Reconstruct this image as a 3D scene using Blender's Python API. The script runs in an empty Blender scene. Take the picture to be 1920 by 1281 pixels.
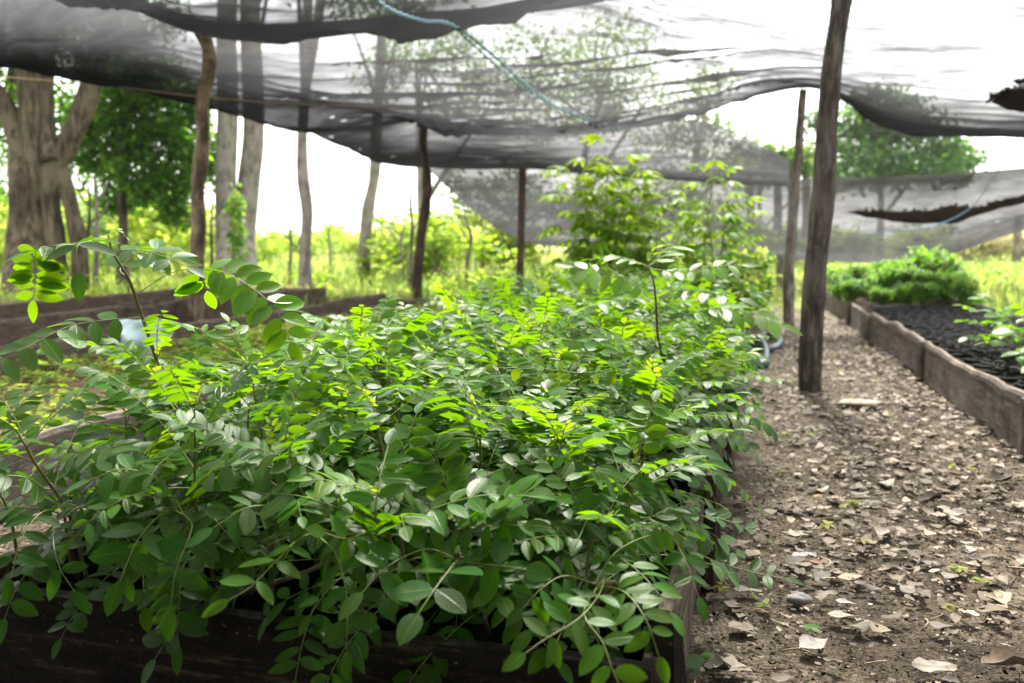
import bpy, math, random
import numpy as np
from mathutils import Vector, Matrix, noise as mnoise
R = math.radians
scene = bpy.context.scene
C = scene.collection

# ------------------------------------------------------------------ camera
FPX, W, H = 1707.0, 1920.0, 1281.0
CAMZ = 0.90
PITCH = math.atan(190.5 / FPX)
cam_d = bpy.data.cameras.new('camera')
cam = bpy.data.objects.new('camera', cam_d); C.objects.link(cam)
cam.location = (0, 0, CAMZ)
cam.rotation_euler = (math.pi / 2 - PITCH, 0, 0)
cam_d.sensor_width = 36.0
cam_d.lens = 36.0 * FPX / W
cam_d.clip_end = 1000
cam_d.clip_start = 0.02
cam_d.dof.use_dof = True
cam_d.dof.focus_distance = 1.95
cam_d.dof.aperture_fstop = 3.5
scene.camera = cam

# ------------------------------------------------------------------ sky, sun, exposure
SUN_EL, SUN_AZ = 52.0, 12.0        # azimuth from +Y towards +X
w = bpy.data.worlds.new("World"); scene.world = w; w.use_nodes = True
nt = w.node_tree
bg = nt.nodes['Background']
sky = nt.nodes.new('ShaderNodeTexSky'); sky.sky_type = 'NISHITA'; sky.sun_disc = False
sky.sun_elevation = R(SUN_EL); sky.sun_rotation = R(SUN_AZ)
sky.dust_density = 4.0; sky.air_density = 1.0
mixs = nt.nodes.new('ShaderNodeMix'); mixs.data_type = 'RGBA'
mixs.inputs[0].default_value = 0.72
mixs.inputs[7].default_value = (11.3, 11.3, 11.2, 1)
nt.links.new(sky.outputs[0], mixs.inputs[6])
nt.links.new(mixs.outputs[2], bg.inputs[0])
bg.inputs[1].default_value = 0.12
sd = bpy.data.lights.new('sun', 'SUN'); sd.energy = 5.0; sd.angle = R(8); sd.color = (1, 0.95, 0.86)
so = bpy.data.objects.new('sun', sd); C.objects.link(so)
dirv = Vector((math.sin(R(SUN_AZ)) * math.cos(R(SUN_EL)), math.cos(R(SUN_AZ)) * math.cos(R(SUN_EL)), math.sin(R(SUN_EL))))
so.rotation_euler = dirv.to_track_quat('Z', 'Y').to_euler()
scene.view_settings.view_transform = 'Standard'
scene.view_settings.look = 'None'
scene.view_settings.exposure = 1.74
scene.view_settings.gamma = 1.0
cy = scene.cycles
cy.max_bounces = 8; cy.diffuse_bounces = 3; cy.glossy_bounces = 2; cy.transmission_bounces = 5
cy.transparent_max_bounces = 24
cy.use_denoising = True
cy.sample_clamp_indirect = 6.0

# ------------------------------------------------------------------ geometry helpers
def at(x, y, Y):
    """world point seen at photo pixel (x, y) at distance Y along +Y"""
    a = (x - W / 2) / FPX; b = (H / 2 - y) / FPX
    d = np.array([a, math.cos(PITCH) + b * math.sin(PITCH), -math.sin(PITCH) + b * math.cos(PITCH)])
    d = d * (Y / d[1])
    return np.array([d[0], d[1], d[2] + CAMZ])
def onz(x, y, z=0.0):
    a = (x - W / 2) / FPX; b = (H / 2 - y) / FPX
    d = np.array([a, math.cos(PITCH) + b * math.sin(PITCH), -math.sin(PITCH) + b * math.cos(PITCH)])
    d = d * ((z - CAMZ) / d[2])
    return np.array([d[0], d[1], z])
TH = R(15.5); CT, ST = math.cos(TH), math.sin(TH)
def bed(s, t, z=0.0):
    """nursery frame: s across the beds (to the right), t along them"""
    return np.array([s * CT + t * ST, -s * ST + t * CT, z])
def nz(a, k=1.0, o=0.0):
    return mnoise.noise(Vector((a[0] * k + o, a[1] * k - o, a[2] * k + 2 * o)))
def norm(v):
    n = np.linalg.norm(v)
    return v / n if n > 1e-9 else v
def spline(pts, n):
    """Catmull-Rom through pts, n samples"""
    p = np.array(pts, float)
    if len(p) == 2:
        return p[0] + (p[1] - p[0]) * np.linspace(0, 1, n)[:, None]
    q = np.vstack([2 * p[0] - p[1], p, 2 * p[-1] - p[-2]])
    out = []
    m = len(p) - 1
    for u in np.linspace(0, m, n):
        i = min(int(u), m - 1); t = u - i
        a, b, c, d = q[i], q[i + 1], q[i + 2], q[i + 3]
        out.append(0.5 * (2 * b + (c - a) * t + (2 * a - 5 * b + 4 * c - d) * t * t + (-a + 3 * b - 3 * c + d) * t ** 3))
    return np.array(out)

class MB:
    def __init__(s):
        s.v = []; s.f = []; s.m = []; s.c = []; s.n = 0
    def add(s, verts, faces, mi=0, col=None):
        verts = np.asarray(verts, float)
        k = len(verts)
        s.v.append(verts)
        s.f.extend([tuple(i + s.n for i in fc) for fc in faces])
        s.m.extend([mi] * len(faces))
        if col is None:
            col = np.tile([0.5, 0.5, 0.5, 0.5], (k, 1))
        col = np.asarray(col, float)
        if col.ndim == 1:
            col = np.tile(col, (k, 1))
        s.c.append(col)
        s.n += k
    def tube(s, path, radii, sides=8, mi=0, col=None, rough=0.0, seed=0.0, cap=True, freq=6.0):
        path = np.asarray(path, float); n = len(path)
        radii = np.broadcast_to(np.asarray(radii, float), (n,))
        T = np.gradient(path, axis=0)
        ref = np.array([0.31, 0.17, 0.93])
        if abs(np.dot(norm(path[-1] - path[0]), norm(ref))) > 0.85:
            ref = np.array([1.0, 0.2, 0.0])
        vs = []
        for i in range(n):
            t = norm(T[i]); a = norm(np.cross(ref, t)); b = np.cross(t, a)
            for k in range(sides):
                an = 2 * math.pi * k / sides
                d = a * math.cos(an) + b * math.sin(an)
                r = radii[i]
                if rough:
                    q = path[i] + d * r
                    r *= 1 + rough * (nz(q, freq, seed) + 0.5 * nz(q * np.array([1, 1, 0.3]), freq * 2.7, seed + 5))
                vs.append(path[i] + d * r)
        fs = []
        for i in range(n - 1):
            for k in range(sides):
                k2 = (k + 1) % sides
                fs.append((i * sides + k, i * sides + k2, (i + 1) * sides + k2, (i + 1) * sides + k))
        if cap:
            fs.append(tuple(range(sides))[::-1]); fs.append(tuple((n - 1) * sides + k for k in range(sides)))
        s.add(vs, fs, mi, col)
    def build(s, name, mats, parent=None, loc=None, smooth=True):
        me = bpy.data.meshes.new(name)
        V = np.vstack(s.v)
        if loc is not None:
            V = V - np.asarray(loc)
        me.from_pydata(V.tolist(), [], s.f)
        if not isinstance(mats, (list, tuple)):
            mats = [mats]
        for m in mats:
            me.materials.append(m)
        me.polygons.foreach_set('material_index', s.m)
        me.polygons.foreach_set('use_smooth', [smooth] * len(s.f))
        ca = me.attributes.new('tint', 'FLOAT_COLOR', 'POINT')
        ca.data.foreach_set('color', np.vstack(s.c).astype(np.float32).ravel())
        me.update()
        o = bpy.data.objects.new(name, me); C.objects.link(o)
        if loc is not None and parent is None:
            o.location = loc
        if parent is not None:
            o.parent = parent
        return o

def tag(o, label=None, cat=None, group=None, kind=None):
    if label: o['label'] = label
    if cat: o['category'] = cat
    if group: o['group'] = group
    if kind: o['kind'] = kind
    return o
def empty(name, loc=(0, 0, 0), label=None, cat=None, group=None, rz=0.0):
    o = bpy.data.objects.new(name, None); C.objects.link(o)
    o.location = tuple(loc); o.rotation_euler = (0, 0, rz); o.empty_display_size = 0.1
    return tag(o, label, cat, group)
def copy_tree(o, parent=None, skip=()):
    c = o.copy(); C.objects.link(c); c.parent = parent
    for ch in list(o.children):
        if ch.name.split('.')[0] in skip: continue
        copy_tree(ch, c, skip)
    return c

# ------------------------------------------------------------------ materials
def newmat(name):
    m = bpy.data.materials.new(name); m.use_nodes = True
    n = m.node_tree.nodes; l = m.node_tree.links
    n.clear()
    out = n.new('ShaderNodeOutputMaterial')
    return m, n, l, out
def N(n, t, **kw):
    x = n.new(t)
    for k, v in kw.items():
        setattr(x, k, v)
    return x
def ramp(n, stops, interp='LINEAR'):
    r = n.new('ShaderNodeValToRGB'); r.color_ramp.interpolation = interp
    e = r.color_ramp.elements
    while len(e) < len(stops): e.new(0.5)
    for i, (p, c) in enumerate(stops):
        e[i].position = p; e[i].color = (c[0], c[1], c[2], 1)
    return r
def mixc(n, l, fac, a, b, mode='MIX'):
    m = n.new('ShaderNodeMix'); m.data_type = 'RGBA'; m.blend_type = mode
    if isinstance(fac, (int, float)): m.inputs[0].default_value = fac
    else: l.new(fac, m.inputs[0])
    for i, q in ((6, a), (7, b)):
        if isinstance(q, tuple): m.inputs[i].default_value = (*q, 1)
        else: l.new(q, m.inputs[i])
    return m.outputs[2]
def math_(n, l, op, a, b=None, clamp=False):
    m = n.new('ShaderNodeMath'); m.operation = op; m.use_clamp = clamp
    for i, q in ((0, a), (1, b)):
        if q is None: continue
        if isinstance(q, (int, float)): m.inputs[i].default_value = q
        else: l.new(q, m.inputs[i])
    return m.outputs[0]

def leaf_mat(name, old, mid, young, trans, rough=0.38, spec=0.5, tfac=0.42, veins=True):
    m, n, l, out = newmat(name)
    a = N(n, 'ShaderNodeAttribute', attribute_name='tint')
    sep = N(n, 'ShaderNodeSeparateColor'); l.new(a.outputs['Color'], sep.inputs[0])
    yng, rnd, alo, acr = sep.outputs[0], sep.outputs[1], sep.outputs[2], a.outputs['Alpha']
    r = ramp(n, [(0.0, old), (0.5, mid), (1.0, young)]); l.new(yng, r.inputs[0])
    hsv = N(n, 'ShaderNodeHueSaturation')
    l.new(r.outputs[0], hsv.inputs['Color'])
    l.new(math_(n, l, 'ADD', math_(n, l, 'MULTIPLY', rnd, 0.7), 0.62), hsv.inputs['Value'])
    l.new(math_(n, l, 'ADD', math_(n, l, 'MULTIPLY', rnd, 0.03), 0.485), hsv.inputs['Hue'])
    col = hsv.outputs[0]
    tr = ramp(n, [(0.0, trans[0]), (0.5, trans[1]), (1.0, trans[2])]); l.new(yng, tr.inputs[0])
    tcol = tr.outputs[0]
    if veins:
        av = math_(n, l, 'ABSOLUTE', math_(n, l, 'SUBTRACT', acr, 0.5))       # 0 midrib .. .5 margin
        mid_f = math_(n, l, 'SUBTRACT', 1.0, math_(n, l, 'MULTIPLY', av, 22.0), clamp=True)
        edge_f = math_(n, l, 'MULTIPLY', math_(n, l, 'SUBTRACT', av, 0.465, clamp=True), 26.0, clamp=True)
        vein = math_(n, l, 'SINE', math_(n, l, 'MULTIPLY', math_(n, l, 'SUBTRACT', alo, math_(n, l, 'MULTIPLY', av, 0.55)), 62.0))
        vf = math_(n, l, 'MULTIPLY', math_(n, l, 'SUBTRACT', vein, 0.78, clamp=True), 1.0, clamp=True)
        k = math_(n, l, 'MAXIMUM', math_(n, l, 'MAXIMUM', math_(n, l, 'MULTIPLY', mid_f, 0.5), math_(n, l, 'MULTIPLY', edge_f, 0.45)), vf)
        col = mixc(n, l, k, col, (0.16, 0.26, 0.035))
        bm = N(n, 'ShaderNodeBump'); bm.inputs['Strength'].default_value = 0.35; bm.inputs['Distance'].default_value = 0.0008
        hh = math_(n, l, 'SUBTRACT', math_(n, l, 'MULTIPLY', vein, -0.3), math_(n, l, 'MULTIPLY', mid_f, 1.5))
        l.new(hh, bm.inputs['Height'])
        nzt = N(n, 'ShaderNodeTexNoise'); nzt.inputs['Scale'].default_value = 45.0
        tc = N(n, 'ShaderNodeTexCoord'); l.new(tc.outputs['Object'], nzt.inputs['Vector'])
        blotch = math_(n, l, 'MULTIPLY', math_(n, l, 'SUBTRACT', nzt.outputs[0], 0.58, clamp=True), 3.0, clamp=True)
        col = mixc(n, l, blotch, col, (0.10, 0.13, 0.02))
    p = N(n, 'ShaderNodeBsdfPrincipled')
    l.new(col, p.inputs['Base Color']); p.inputs['Roughness'].default_value = rough
    p.inputs['Specular IOR Level'].default_value = spec
    if veins: l.new(bm.outputs[0], p.inputs['Normal'])
    t = N(n, 'ShaderNodeBsdfTranslucent'); l.new(tcol, t.inputs[0])
    mx = N(n, 'ShaderNodeMixShader'); mx.inputs[0].default_value = tfac
    l.new(p.outputs[0], mx.inputs[1]); l.new(t.outputs[0], mx.inputs[2]); l.new(mx.outputs[0], out.inputs[0])
    return m

M = {}
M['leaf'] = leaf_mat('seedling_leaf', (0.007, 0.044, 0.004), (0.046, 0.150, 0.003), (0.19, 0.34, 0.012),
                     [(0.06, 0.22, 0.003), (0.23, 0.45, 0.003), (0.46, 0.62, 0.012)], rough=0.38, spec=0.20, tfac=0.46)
M['bushleaf'] = leaf_mat('shrub_leaf', (0.012, 0.055, 0.008), (0.045, 0.13, 0.014), (0.22, 0.28, 0.05),
                     [(0.05, 0.20, 0.006), (0.20, 0.46, 0.015), (0.52, 0.60, 0.09)], rough=0.5, veins=False, tfac=0.5, spec=.25)
M['brushleaf'] = leaf_mat('brush_leaf', (0.05, 0.11, 0.015), (0.14, 0.22, 0.025), (0.32, 0.34, 0.06),
                     [(0.15, 0.32, 0.01), (0.40, 0.60, 0.03), (0.68, 0.72, 0.12)], rough=0.6, veins=False, tfac=0.55, spec=.2)
M['treeleaf'] = leaf_mat('tree_leaf', (0.02, 0.06, 0.015), (0.05, 0.12, 0.018), (0.16, 0.21, 0.03),
                     [(0.03, 0.12, 0.01), (0.12, 0.28, 0.015), (0.42, 0.5, 0.05)], rough=0.5, veins=False, tfac=0.4)
M['grass'] = leaf_mat('weed_blades', (0.06, 0.10, 0.025), (0.20, 0.25, 0.06), (0.42, 0.37, 0.19),
                     [(0.14, 0.26, 0.03), (0.38, 0.46, 0.08), (0.48, 0.42, 0.20)], rough=0.6, veins=False, tfac=0.4)

def plain(name, col, rough=0.6, spec=0.4, noise_scale=None, col2=None, bump=0.0, detail=6.0, stretch=None):
    m, n, l, out = newmat(name)
    p = N(n, 'ShaderNodeBsdfPrincipled'); p.inputs['Roughness'].default_value = rough
    p.inputs['Specular IOR Level'].default_value = spec
    p.inputs['Base Color'].default_value = (*col, 1)
    if noise_scale:
        tc = N(n, 'ShaderNodeTexCoord'); mp = N(n, 'ShaderNodeMapping'); l.new(tc.outputs['Object'], mp.inputs[0])
        if stretch: mp.inputs['Scale'].default_value = stretch
        t = N(n, 'ShaderNodeTexNoise'); t.inputs['Scale'].default_value = noise_scale; t.inputs['Detail'].default_value = detail
        t.inputs['Roughness'].default_value = 0.65
        l.new(mp.outputs[0], t.inputs['Vector'])
        r = ramp(n, [(0.32, col), (0.68, col2 or col)]); l.new(t.outputs[0], r.inputs[0]); l.new(r.outputs[0], p.inputs['Base Color'])
        if bump:
            b = N(n, 'ShaderNodeBump'); b.inputs['Strength'].default_value = bump; b.inputs['Distance'].default_value = 0.01
            l.new(t.outputs[0], b.inputs['Height']); l.new(b.outputs[0], p.inputs['Normal'])
    l.new(p.outputs[0], out.inputs[0])
    return m
def bark(name, c1, c2, c3, zs=0.22, scale=22.0, bump=0.7, patch=3.0):
    """fibrous wood / bark: noise stretched along the trunk plus patches"""
    m, n, l, out = newmat(name)
    p = N(n, 'ShaderNodeBsdfPrincipled'); p.inputs['Roughness'].default_value = 0.85; p.inputs['Specular IOR Level'].default_value = 0.25
    tc = N(n, 'ShaderNodeTexCoord'); mp = N(n, 'ShaderNodeMapping'); l.new(tc.outputs['Object'], mp.inputs[0])
    mp.inputs['Scale'].default_value = (1, 1, zs)
    a = N(n, 'ShaderNodeTexNoise'); a.inputs['Scale'].default_value = scale; a.inputs['Detail'].default_value = 8; a.inputs['Roughness'].default_value = 0.7
    l.new(mp.outputs[0], a.inputs['Vector'])
    b = N(n, 'ShaderNodeTexNoise'); b.inputs['Scale'].default_value = patch; b.inputs['Detail'].default_value = 5
    l.new(tc.outputs['Object'], b.inputs['Vector'])
    r = ramp(n, [(0.38, c1), (0.50, c2), (0.64, c3)]); l.new(a.outputs[0], r.inputs[0])
    f = math_(n, l, 'MULTIPLY', math_(n, l, 'SUBTRACT', b.outputs[0], 0.5, clamp=True), 5.0, clamp=True)
    col = mixc(n, l, f, r.outputs[0], c3)
    col = mixc(n, l, math_(n, l, 'MULTIPLY', f, 0.5), col, c2)
    l.new(col, p.inputs['Base Color'])
    bp = N(n, 'ShaderNodeBump'); bp.inputs['Strength'].default_value = bump; bp.inputs['Distance'].default_value = 0.02
    l.new(a.outputs[0], bp.inputs['Height']); l.new(bp.outputs[0], p.inputs['Normal'])
    l.new(p.outputs[0], out.inputs[0])
    return m
M['pole_dark'] = bark('weathered_dark_pole', (0.012, 0.010, 0.008), (0.045, 0.034, 0.026), (0.14, 0.115, 0.095))
M['pole_brown'] = bark('peeling_brown_pole', (0.035, 0.022, 0.013), (0.12, 0.082, 0.05), (0.36, 0.27, 0.17), scale=14, patch=7)
M['pole_red'] = bark('reddish_pole', (0.014, 0.008, 0.006), (0.045, 0.027, 0.019), (0.13, 0.08, 0.055))
M['pole_grey'] = bark('grey_pole', (0.04, 0.033, 0.026), (0.12, 0.10, 0.08), (0.25, 0.21, 0.18))
M['trunk_pale'] = bark('pale_bark', (0.07, 0.06, 0.045), (0.15, 0.132, 0.108), (0.24, 0.215, 0.18), zs=0.4, scale=9, bump=0.4)
M['trunk_brown'] = bark('brown_bark', (0.015, 0.011, 0.006), (0.058, 0.044, 0.025), (0.13, 0.105, 0.065), zs=0.16, scale=15, bump=1.0)
M['stem'] = plain('green_stem', (0.12, 0.17, 0.03), 0.5, 0.4, 30, (0.20, 0.22, 0.06))
M['stem_brown'] = plain('woody_stem', (0.10, 0.07, 0.035), 0.6, 0.4, 60, (0.20, 0.17, 0.08), stretch=(1, 1, .2))
M['bag'] = plain('black_polythene', (0.004, 0.004, 0.005), 0.6, 0.07, 18, (0.008, 0.008, 0.009), bump=0.5)
M['potsoil'] = plain('potting_soil', (0.006, 0.005, 0.004), 1.0, 0.03, 45, (0.045, 0.033, 0.024), bump=1.0)
M['bedsoil'] = plain('bed_soil', (0.035, 0.022, 0.014), 0.95, 0.1, 25, (0.15, 0.10, 0.065), bump=1.0)
M['hose'] = plain('blue_grey_hose', (0.012, 0.03, 0.05), 0.3, 0.5, 10, (0.03, 0.06, 0.085))
M['rope_blue'] = plain('blue_rope', (0.26, 0.46, 0.58), 0.6, 0.3, 60, (0.36, 0.56, 0.66))
M['rope_navy'] = plain('faded_blue_cord', (0.08, 0.17, 0.33), 0.6, 0.3, 60, (0.14, 0.25, 0.42))
M['cord'] = plain('tan_cord', (0.22, 0.15, 0.08), 0.8, 0.2, 60, (0.3, 0.22, 0.12))
M['sack'] = plain('pale_teal_plastic', (0.36, 0.50, 0.52), 0.5, 0.4, 7, (0.52, 0.64, 0.65), bump=0.3)
M['debris'] = plain('dark_debris', (0.004, 0.003, 0.002), 1.0, 0.0, 16, (0.014, 0.008, 0.004), bump=1.0)
M['chip'] = plain('pale_chip', (0.20, 0.16, 0.12), 0.9, 0.2, 20, (0.38, 0.32, 0.25))
M['stone'] = plain('grey_stone', (0.16, 0.15, 0.15), 0.8, 0.3, 20, (0.26, 0.25, 0.24), bump=.5)

def wood_board(name, dark, mid, light, spec_scale=90):
    """weathered plank lying along its local X: grain, moss blotches, pale flecks"""
    m, n, l, out = newmat(name)
    p = N(n, 'ShaderNodeBsdfPrincipled'); p.inputs['Roughness'].default_value = 0.9; p.inputs['Specular IOR Level'].default_value = 0.2
    tc = N(n, 'ShaderNodeTexCoord'); mp = N(n, 'ShaderNodeMapping'); l.new(tc.outputs['Object'], mp.inputs[0])
    mp.inputs['Scale'].default_value = (0.12, 1, 1)
    g = N(n, 'ShaderNodeTexNoise'); g.inputs['Scale'].default_value = 42; g.inputs['Detail'].default_value = 9; g.inputs['Roughness'].default_value = 0.7
    l.new(mp.outputs[0], g.inputs['Vector'])
    r = ramp(n, [(0.3, dark), (0.55, mid), (0.78, light)]); l.new(g.outputs[0], r.inputs[0])
    b = N(n, 'ShaderNodeTexNoise'); b.inputs['Scale'].default_value = 6; b.inputs['Detail'].default_value = 8; b.inputs['Roughness'].default_value = 0.75
    l.new(tc.outputs['Object'], b.inputs['Vector'])
    bf = math_(n, l, 'MULTIPLY', math_(n, l, 'SUBTRACT', b.outputs[0], 0.51, clamp=True), 7.0, clamp=True)
    col = mixc(n, l, bf, r.outputs[0], dark)
    fl = N(n, 'ShaderNodeTexNoise'); fl.inputs['Scale'].default_value = spec_scale; fl.inputs['Detail'].default_value = 3
    l.new(tc.outputs['Object'], fl.inputs['Vector'])
    ff = math_(n, l, 'MULTIPLY', math_(n, l, 'SUBTRACT', fl.outputs[0], 0.665, clamp=True), 10.0, clamp=True)
    col = mixc(n, l, ff, col, light)
    l.new(col, p.inputs['Base Color'])
    bp = N(n, 'ShaderNodeBump'); bp.inputs['Strength'].default_value = 0.8; bp.inputs['Distance'].default_value = 0.006
    l.new(math_(n, l, 'ADD', g.outputs[0], fl.outputs[0]), bp.inputs['Height']); l.new(bp.outputs[0], p.inputs['Normal'])
    l.new(p.outputs[0], out.inputs[0])
    return m
M['board_shaded'] = wood_board('mossy_shaded_board', (0.004, 0.0032, 0.0025), (0.016, 0.012, 0.008), (0.14, 0.105, 0.065))  # front plank: the net's shade is put into these dark colours
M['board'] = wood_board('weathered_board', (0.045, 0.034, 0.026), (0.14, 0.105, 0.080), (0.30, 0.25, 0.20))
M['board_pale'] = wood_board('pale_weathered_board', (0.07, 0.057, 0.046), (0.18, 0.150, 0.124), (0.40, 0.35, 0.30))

def litter_mat():
    m, n, l, out = newmat('dead_leaf')
    a = N(n, 'ShaderNodeAttribute', attribute_name='tint')
    t = N(n, 'ShaderNodeTexNoise'); t.inputs['Scale'].default_value = 60; t.inputs['Detail'].default_value = 5
    tc = N(n, 'ShaderNodeTexCoord'); l.new(tc.outputs['Object'], t.inputs['Vector'])
    f = math_(n, l, 'MULTIPLY', math_(n, l, 'SUBTRACT', t.outputs[0], 0.5, clamp=True), 3.0, clamp=True)
    col = mixc(n, l, f, a.outputs['Color'], (0.09, 0.065, 0.045))
    p = N(n, 'ShaderNodeBsdfPrincipled'); l.new(col, p.inputs['Base Color']); p.inputs['Roughness'].default_value = 0.7
    p.inputs['Specular IOR Level'].default_value = 0.3
    l.new(p.outputs[0], out.inputs[0])
    return m
M['litter'] = litter_mat()

def ground_mat():
    m, n, l, out = newmat('nursery_ground')
    p = N(n, 'ShaderNodeBsdfPrincipled'); p.inputs['Roughness'].default_value = 0.95; p.inputs['Specular IOR Level'].default_value = 0.15
    geo = N(n, 'ShaderNodeNewGeometry')
    sepx = N(n, 'ShaderNodeSeparateXYZ'); l.new(geo.outputs['Position'], sepx.inputs[0])
    def noi(s, d=8, r=0.65):
        t = N(n, 'ShaderNodeTexNoise'); t.inputs['Scale'].default_value = s; t.inputs['Detail'].default_value = d; t.inputs['Roughness'].default_value = r
        l.new(geo.outputs['Position'], t.inputs['Vector']); return t.outputs[0]
    soil = ramp(n, [(0.3, (0.016, 0.012, 0.009)), (0.52, (0.062, 0.048, 0.033)), (0.75, (0.17, 0.138, 0.098))]); l.new(noi(14), soil.inputs[0])
    grit = ramp(n, [(0.45, (0, 0, 0)), (0.7, (1, 1, 1))]); l.new(noi(120, 4), grit.inputs[0])
    col = mixc(n, l, math_(n, l, 'MULTIPLY', grit.outputs[0], 0.75), soil.outputs[0], (0.30, 0.245, 0.18))
    big = ramp(n, [(0.40, (1, 1, 1)), (0.62, (0.35, 0.33, 0.31))]); l.new(noi(1.6, 4), big.inputs[0])
    col = mixc(n, l, 0.8, col, big.outputs[0], 'MULTIPLY')
    gr = ramp(n, [(0.3, (0.06, 0.09, 0.02)), (0.5, (0.17, 0.22, 0.045)), (0.72, (0.34, 0.31, 0.14))]); l.new(noi(1.3), gr.inputs[0])
    e = math_(n, l, 'ADD', sepx.outputs[1], math_(n, l, 'MULTIPLY', noi(0.7, 5), 5.0))
    f = math_(n, l, 'MULTIPLY', math_(n, l, 'SUBTRACT', e, 13.0, clamp=False), 0.5, clamp=True)
    col = mixc(n, l, f, col, gr.outputs[0])
    l.new(col, p.inputs['Base Color'])
    bp = N(n, 'ShaderNodeBump'); bp.inputs['Strength'].default_value = 1.0; bp.inputs['Distance'].default_value = 0.012
    l.new(math_(n, l, 'ADD', noi(60, 6), noi(14, 5)), bp.inputs['Height']); l.new(bp.outputs[0], p.inputs['Normal'])
    l.new(p.outputs[0], out.inputs[0])
    return m
M['ground'] = ground_mat()

def net_mat():
    """woven shade net: how much light passes depends on the thickness crossed, T = T0 ** (1/cos)"""
    m, n, l, out = newmat('black_shade_net')
    a = N(n, 'ShaderNodeAttribute', attribute_name='tint')
    sep = N(n, 'ShaderNodeSeparateColor'); l.new(a.outputs['Color'], sep.inputs[0])
    geo = N(n, 'ShaderNodeNewGeometry')
    dp = N(n, 'ShaderNodeVectorMath', operation='DOT_PRODUCT'); l.new(geo.outputs['Normal'], dp.inputs[0]); l.new(geo.outputs['Incoming'], dp.inputs[1])
    c = math_(n, l, 'MAXIMUM', math_(n, l, 'ABSOLUTE', dp.outputs['Value']), 0.16)
    c = math_(n, l, 'POWER', c, 0.75)
    t = N(n, 'ShaderNodeTexNoise'); t.inputs['Scale'].default_value = 1.4; t.inputs['Detail'].default_value = 9; t.inputs['Roughness'].default_value = 0.72
    mp = N(n, 'ShaderNodeMapping'); mp.inputs['Scale'].default_value = (0.35, 1.6, 1.6); l.new(geo.outputs['Position'], mp.inputs[0]); l.new(mp.outputs[0], t.inputs['Vector'])
    t0 = math_(n, l, 'MULTIPLY', math_(n, l, 'POWER', sep.outputs[0], 1.7), math_(n, l, 'ADD', math_(n, l, 'MULTIPLY', math_(n, l, 'SUBTRACT', t.outputs[0], 0.5), 2.2), 1.0))
    t2 = N(n, 'ShaderNodeTexNoise'); t2.inputs['Scale'].default_value = 8.0; t2.inputs['Detail'].default_value = 7; t2.inputs['Roughness'].default_value = 0.75
    mp3 = N(n, 'ShaderNodeMapping'); mp3.inputs['Scale'].default_value = (0.16, 1.3, 1.8); l.new(geo.outputs['Position'], mp3.inputs[0]); l.new(mp3.outputs[0], t2.inputs['Vector'])
    t0 = math_(n, l, 'MULTIPLY', t0, math_(n, l, 'ADD', math_(n, l, 'MULTIPLY', math_(n, l, 'SUBTRACT', t2.outputs[0], 0.5), 2.6), 1.0))
    t0 = math_(n, l, 'MINIMUM', math_(n, l, 'MAXIMUM', t0, 0.008), 0.93)
    T = math_(n, l, 'POWER', t0, math_(n, l, 'DIVIDE', 1.0, c))
    # worn pin holes
    h = N(n, 'ShaderNodeTexNoise'); h.inputs['Scale'].default_value = 9.0; h.inputs['Detail'].default_value = 3
    mp2 = N(n, 'ShaderNodeMapping'); mp2.inputs['Scale'].default_value = (0.5, 1.0, 1.6); l.new(geo.outputs['Position'], mp2.inputs[0]); l.new(mp2.outputs[0], h.inputs['Vector'])
    hf = math_(n, l, 'MULTIPLY', math_(n, l, 'SUBTRACT', h.outputs[0], 0.69, clamp=True), 9.0, clamp=True)
    hf = math_(n, l, 'MULTIPLY', hf, sep.outputs[1])
    T = math_(n, l, 'MAXIMUM', T, math_(n, l, 'MULTIPLY', hf, 0.6))
    d = N(n, 'ShaderNodeBsdfDiffuse'); d.inputs[0].default_value = (0.014, 0.014, 0.016, 1)
    tr = N(n, 'ShaderNodeBsdfTranslucent'); tr.inputs[0].default_value = (0.02, 0.02, 0.023, 1)
    mx = N(n, 'ShaderNodeMixShader'); mx.inputs[0].default_value = 0.6; l.new(d.outputs[0], mx.inputs[1]); l.new(tr.outputs[0], mx.inputs[2])
    vc = N(n, 'ShaderNodeCombineColor')
    vs = math_(n, l, 'MULTIPLY', sep.outputs[2], math_(n, l, 'ADD', math_(n, l, 'MULTIPLY', t.outputs[0], 2.4), -0.2))  # veil: scattered light painted into the net's translucent colour
    for q in range(3): l.new(math_(n, l, 'MULTIPLY', vs, (1.0, 1.0, 1.06)[q]), vc.inputs[q])
    l.new(vc.outputs[0], tr.inputs[0])
    tp = N(n, 'ShaderNodeBsdfTransparent')
    m2 = N(n, 'ShaderNodeMixShader'); l.new(T, m2.inputs[0]); l.new(mx.outputs[0], m2.inputs[1]); l.new(tp.outputs[0], m2.inputs[2])
    l.new(m2.outputs[0], out.inputs[0])
    return m
M['net'] = net_mat()

# ------------------------------------------------------------------ ground
rng = random.Random(7)
def ground():
    mb = MB()
    nx = 130; xs = np.concatenate([np.linspace(-160, -12, 14), np.linspace(-11, 11, 102), np.linspace(12, 160, 14)])
    ys = np.concatenate([np.linspace(-12, 0, 5), np.linspace(0.5, 12, 90), np.linspace(12.5, 40, 40), np.linspace(45, 260, 12)])
    V = []
    for y in ys:
        for x in xs:
            z = 0.022 * nz((x, y, 0), 1.7) + 0.01 * nz((x, y, 3), 5.0)
            if y > 18: z += (y - 18) * 0.006 + 0.12 * nz((x, y, 9), .15)
            V.append((x, y, z - 0.012))
    nx = len(xs); F = [(j * nx + i, j * nx + i + 1, (j + 1) * nx + i + 1, (j + 1) * nx + i) for j in range(len(ys) - 1) for i in range(nx - 1)]
    mb.add(V, F)
    tag(mb.build('ground', M['ground']), kind='structure')
ground()

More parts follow.
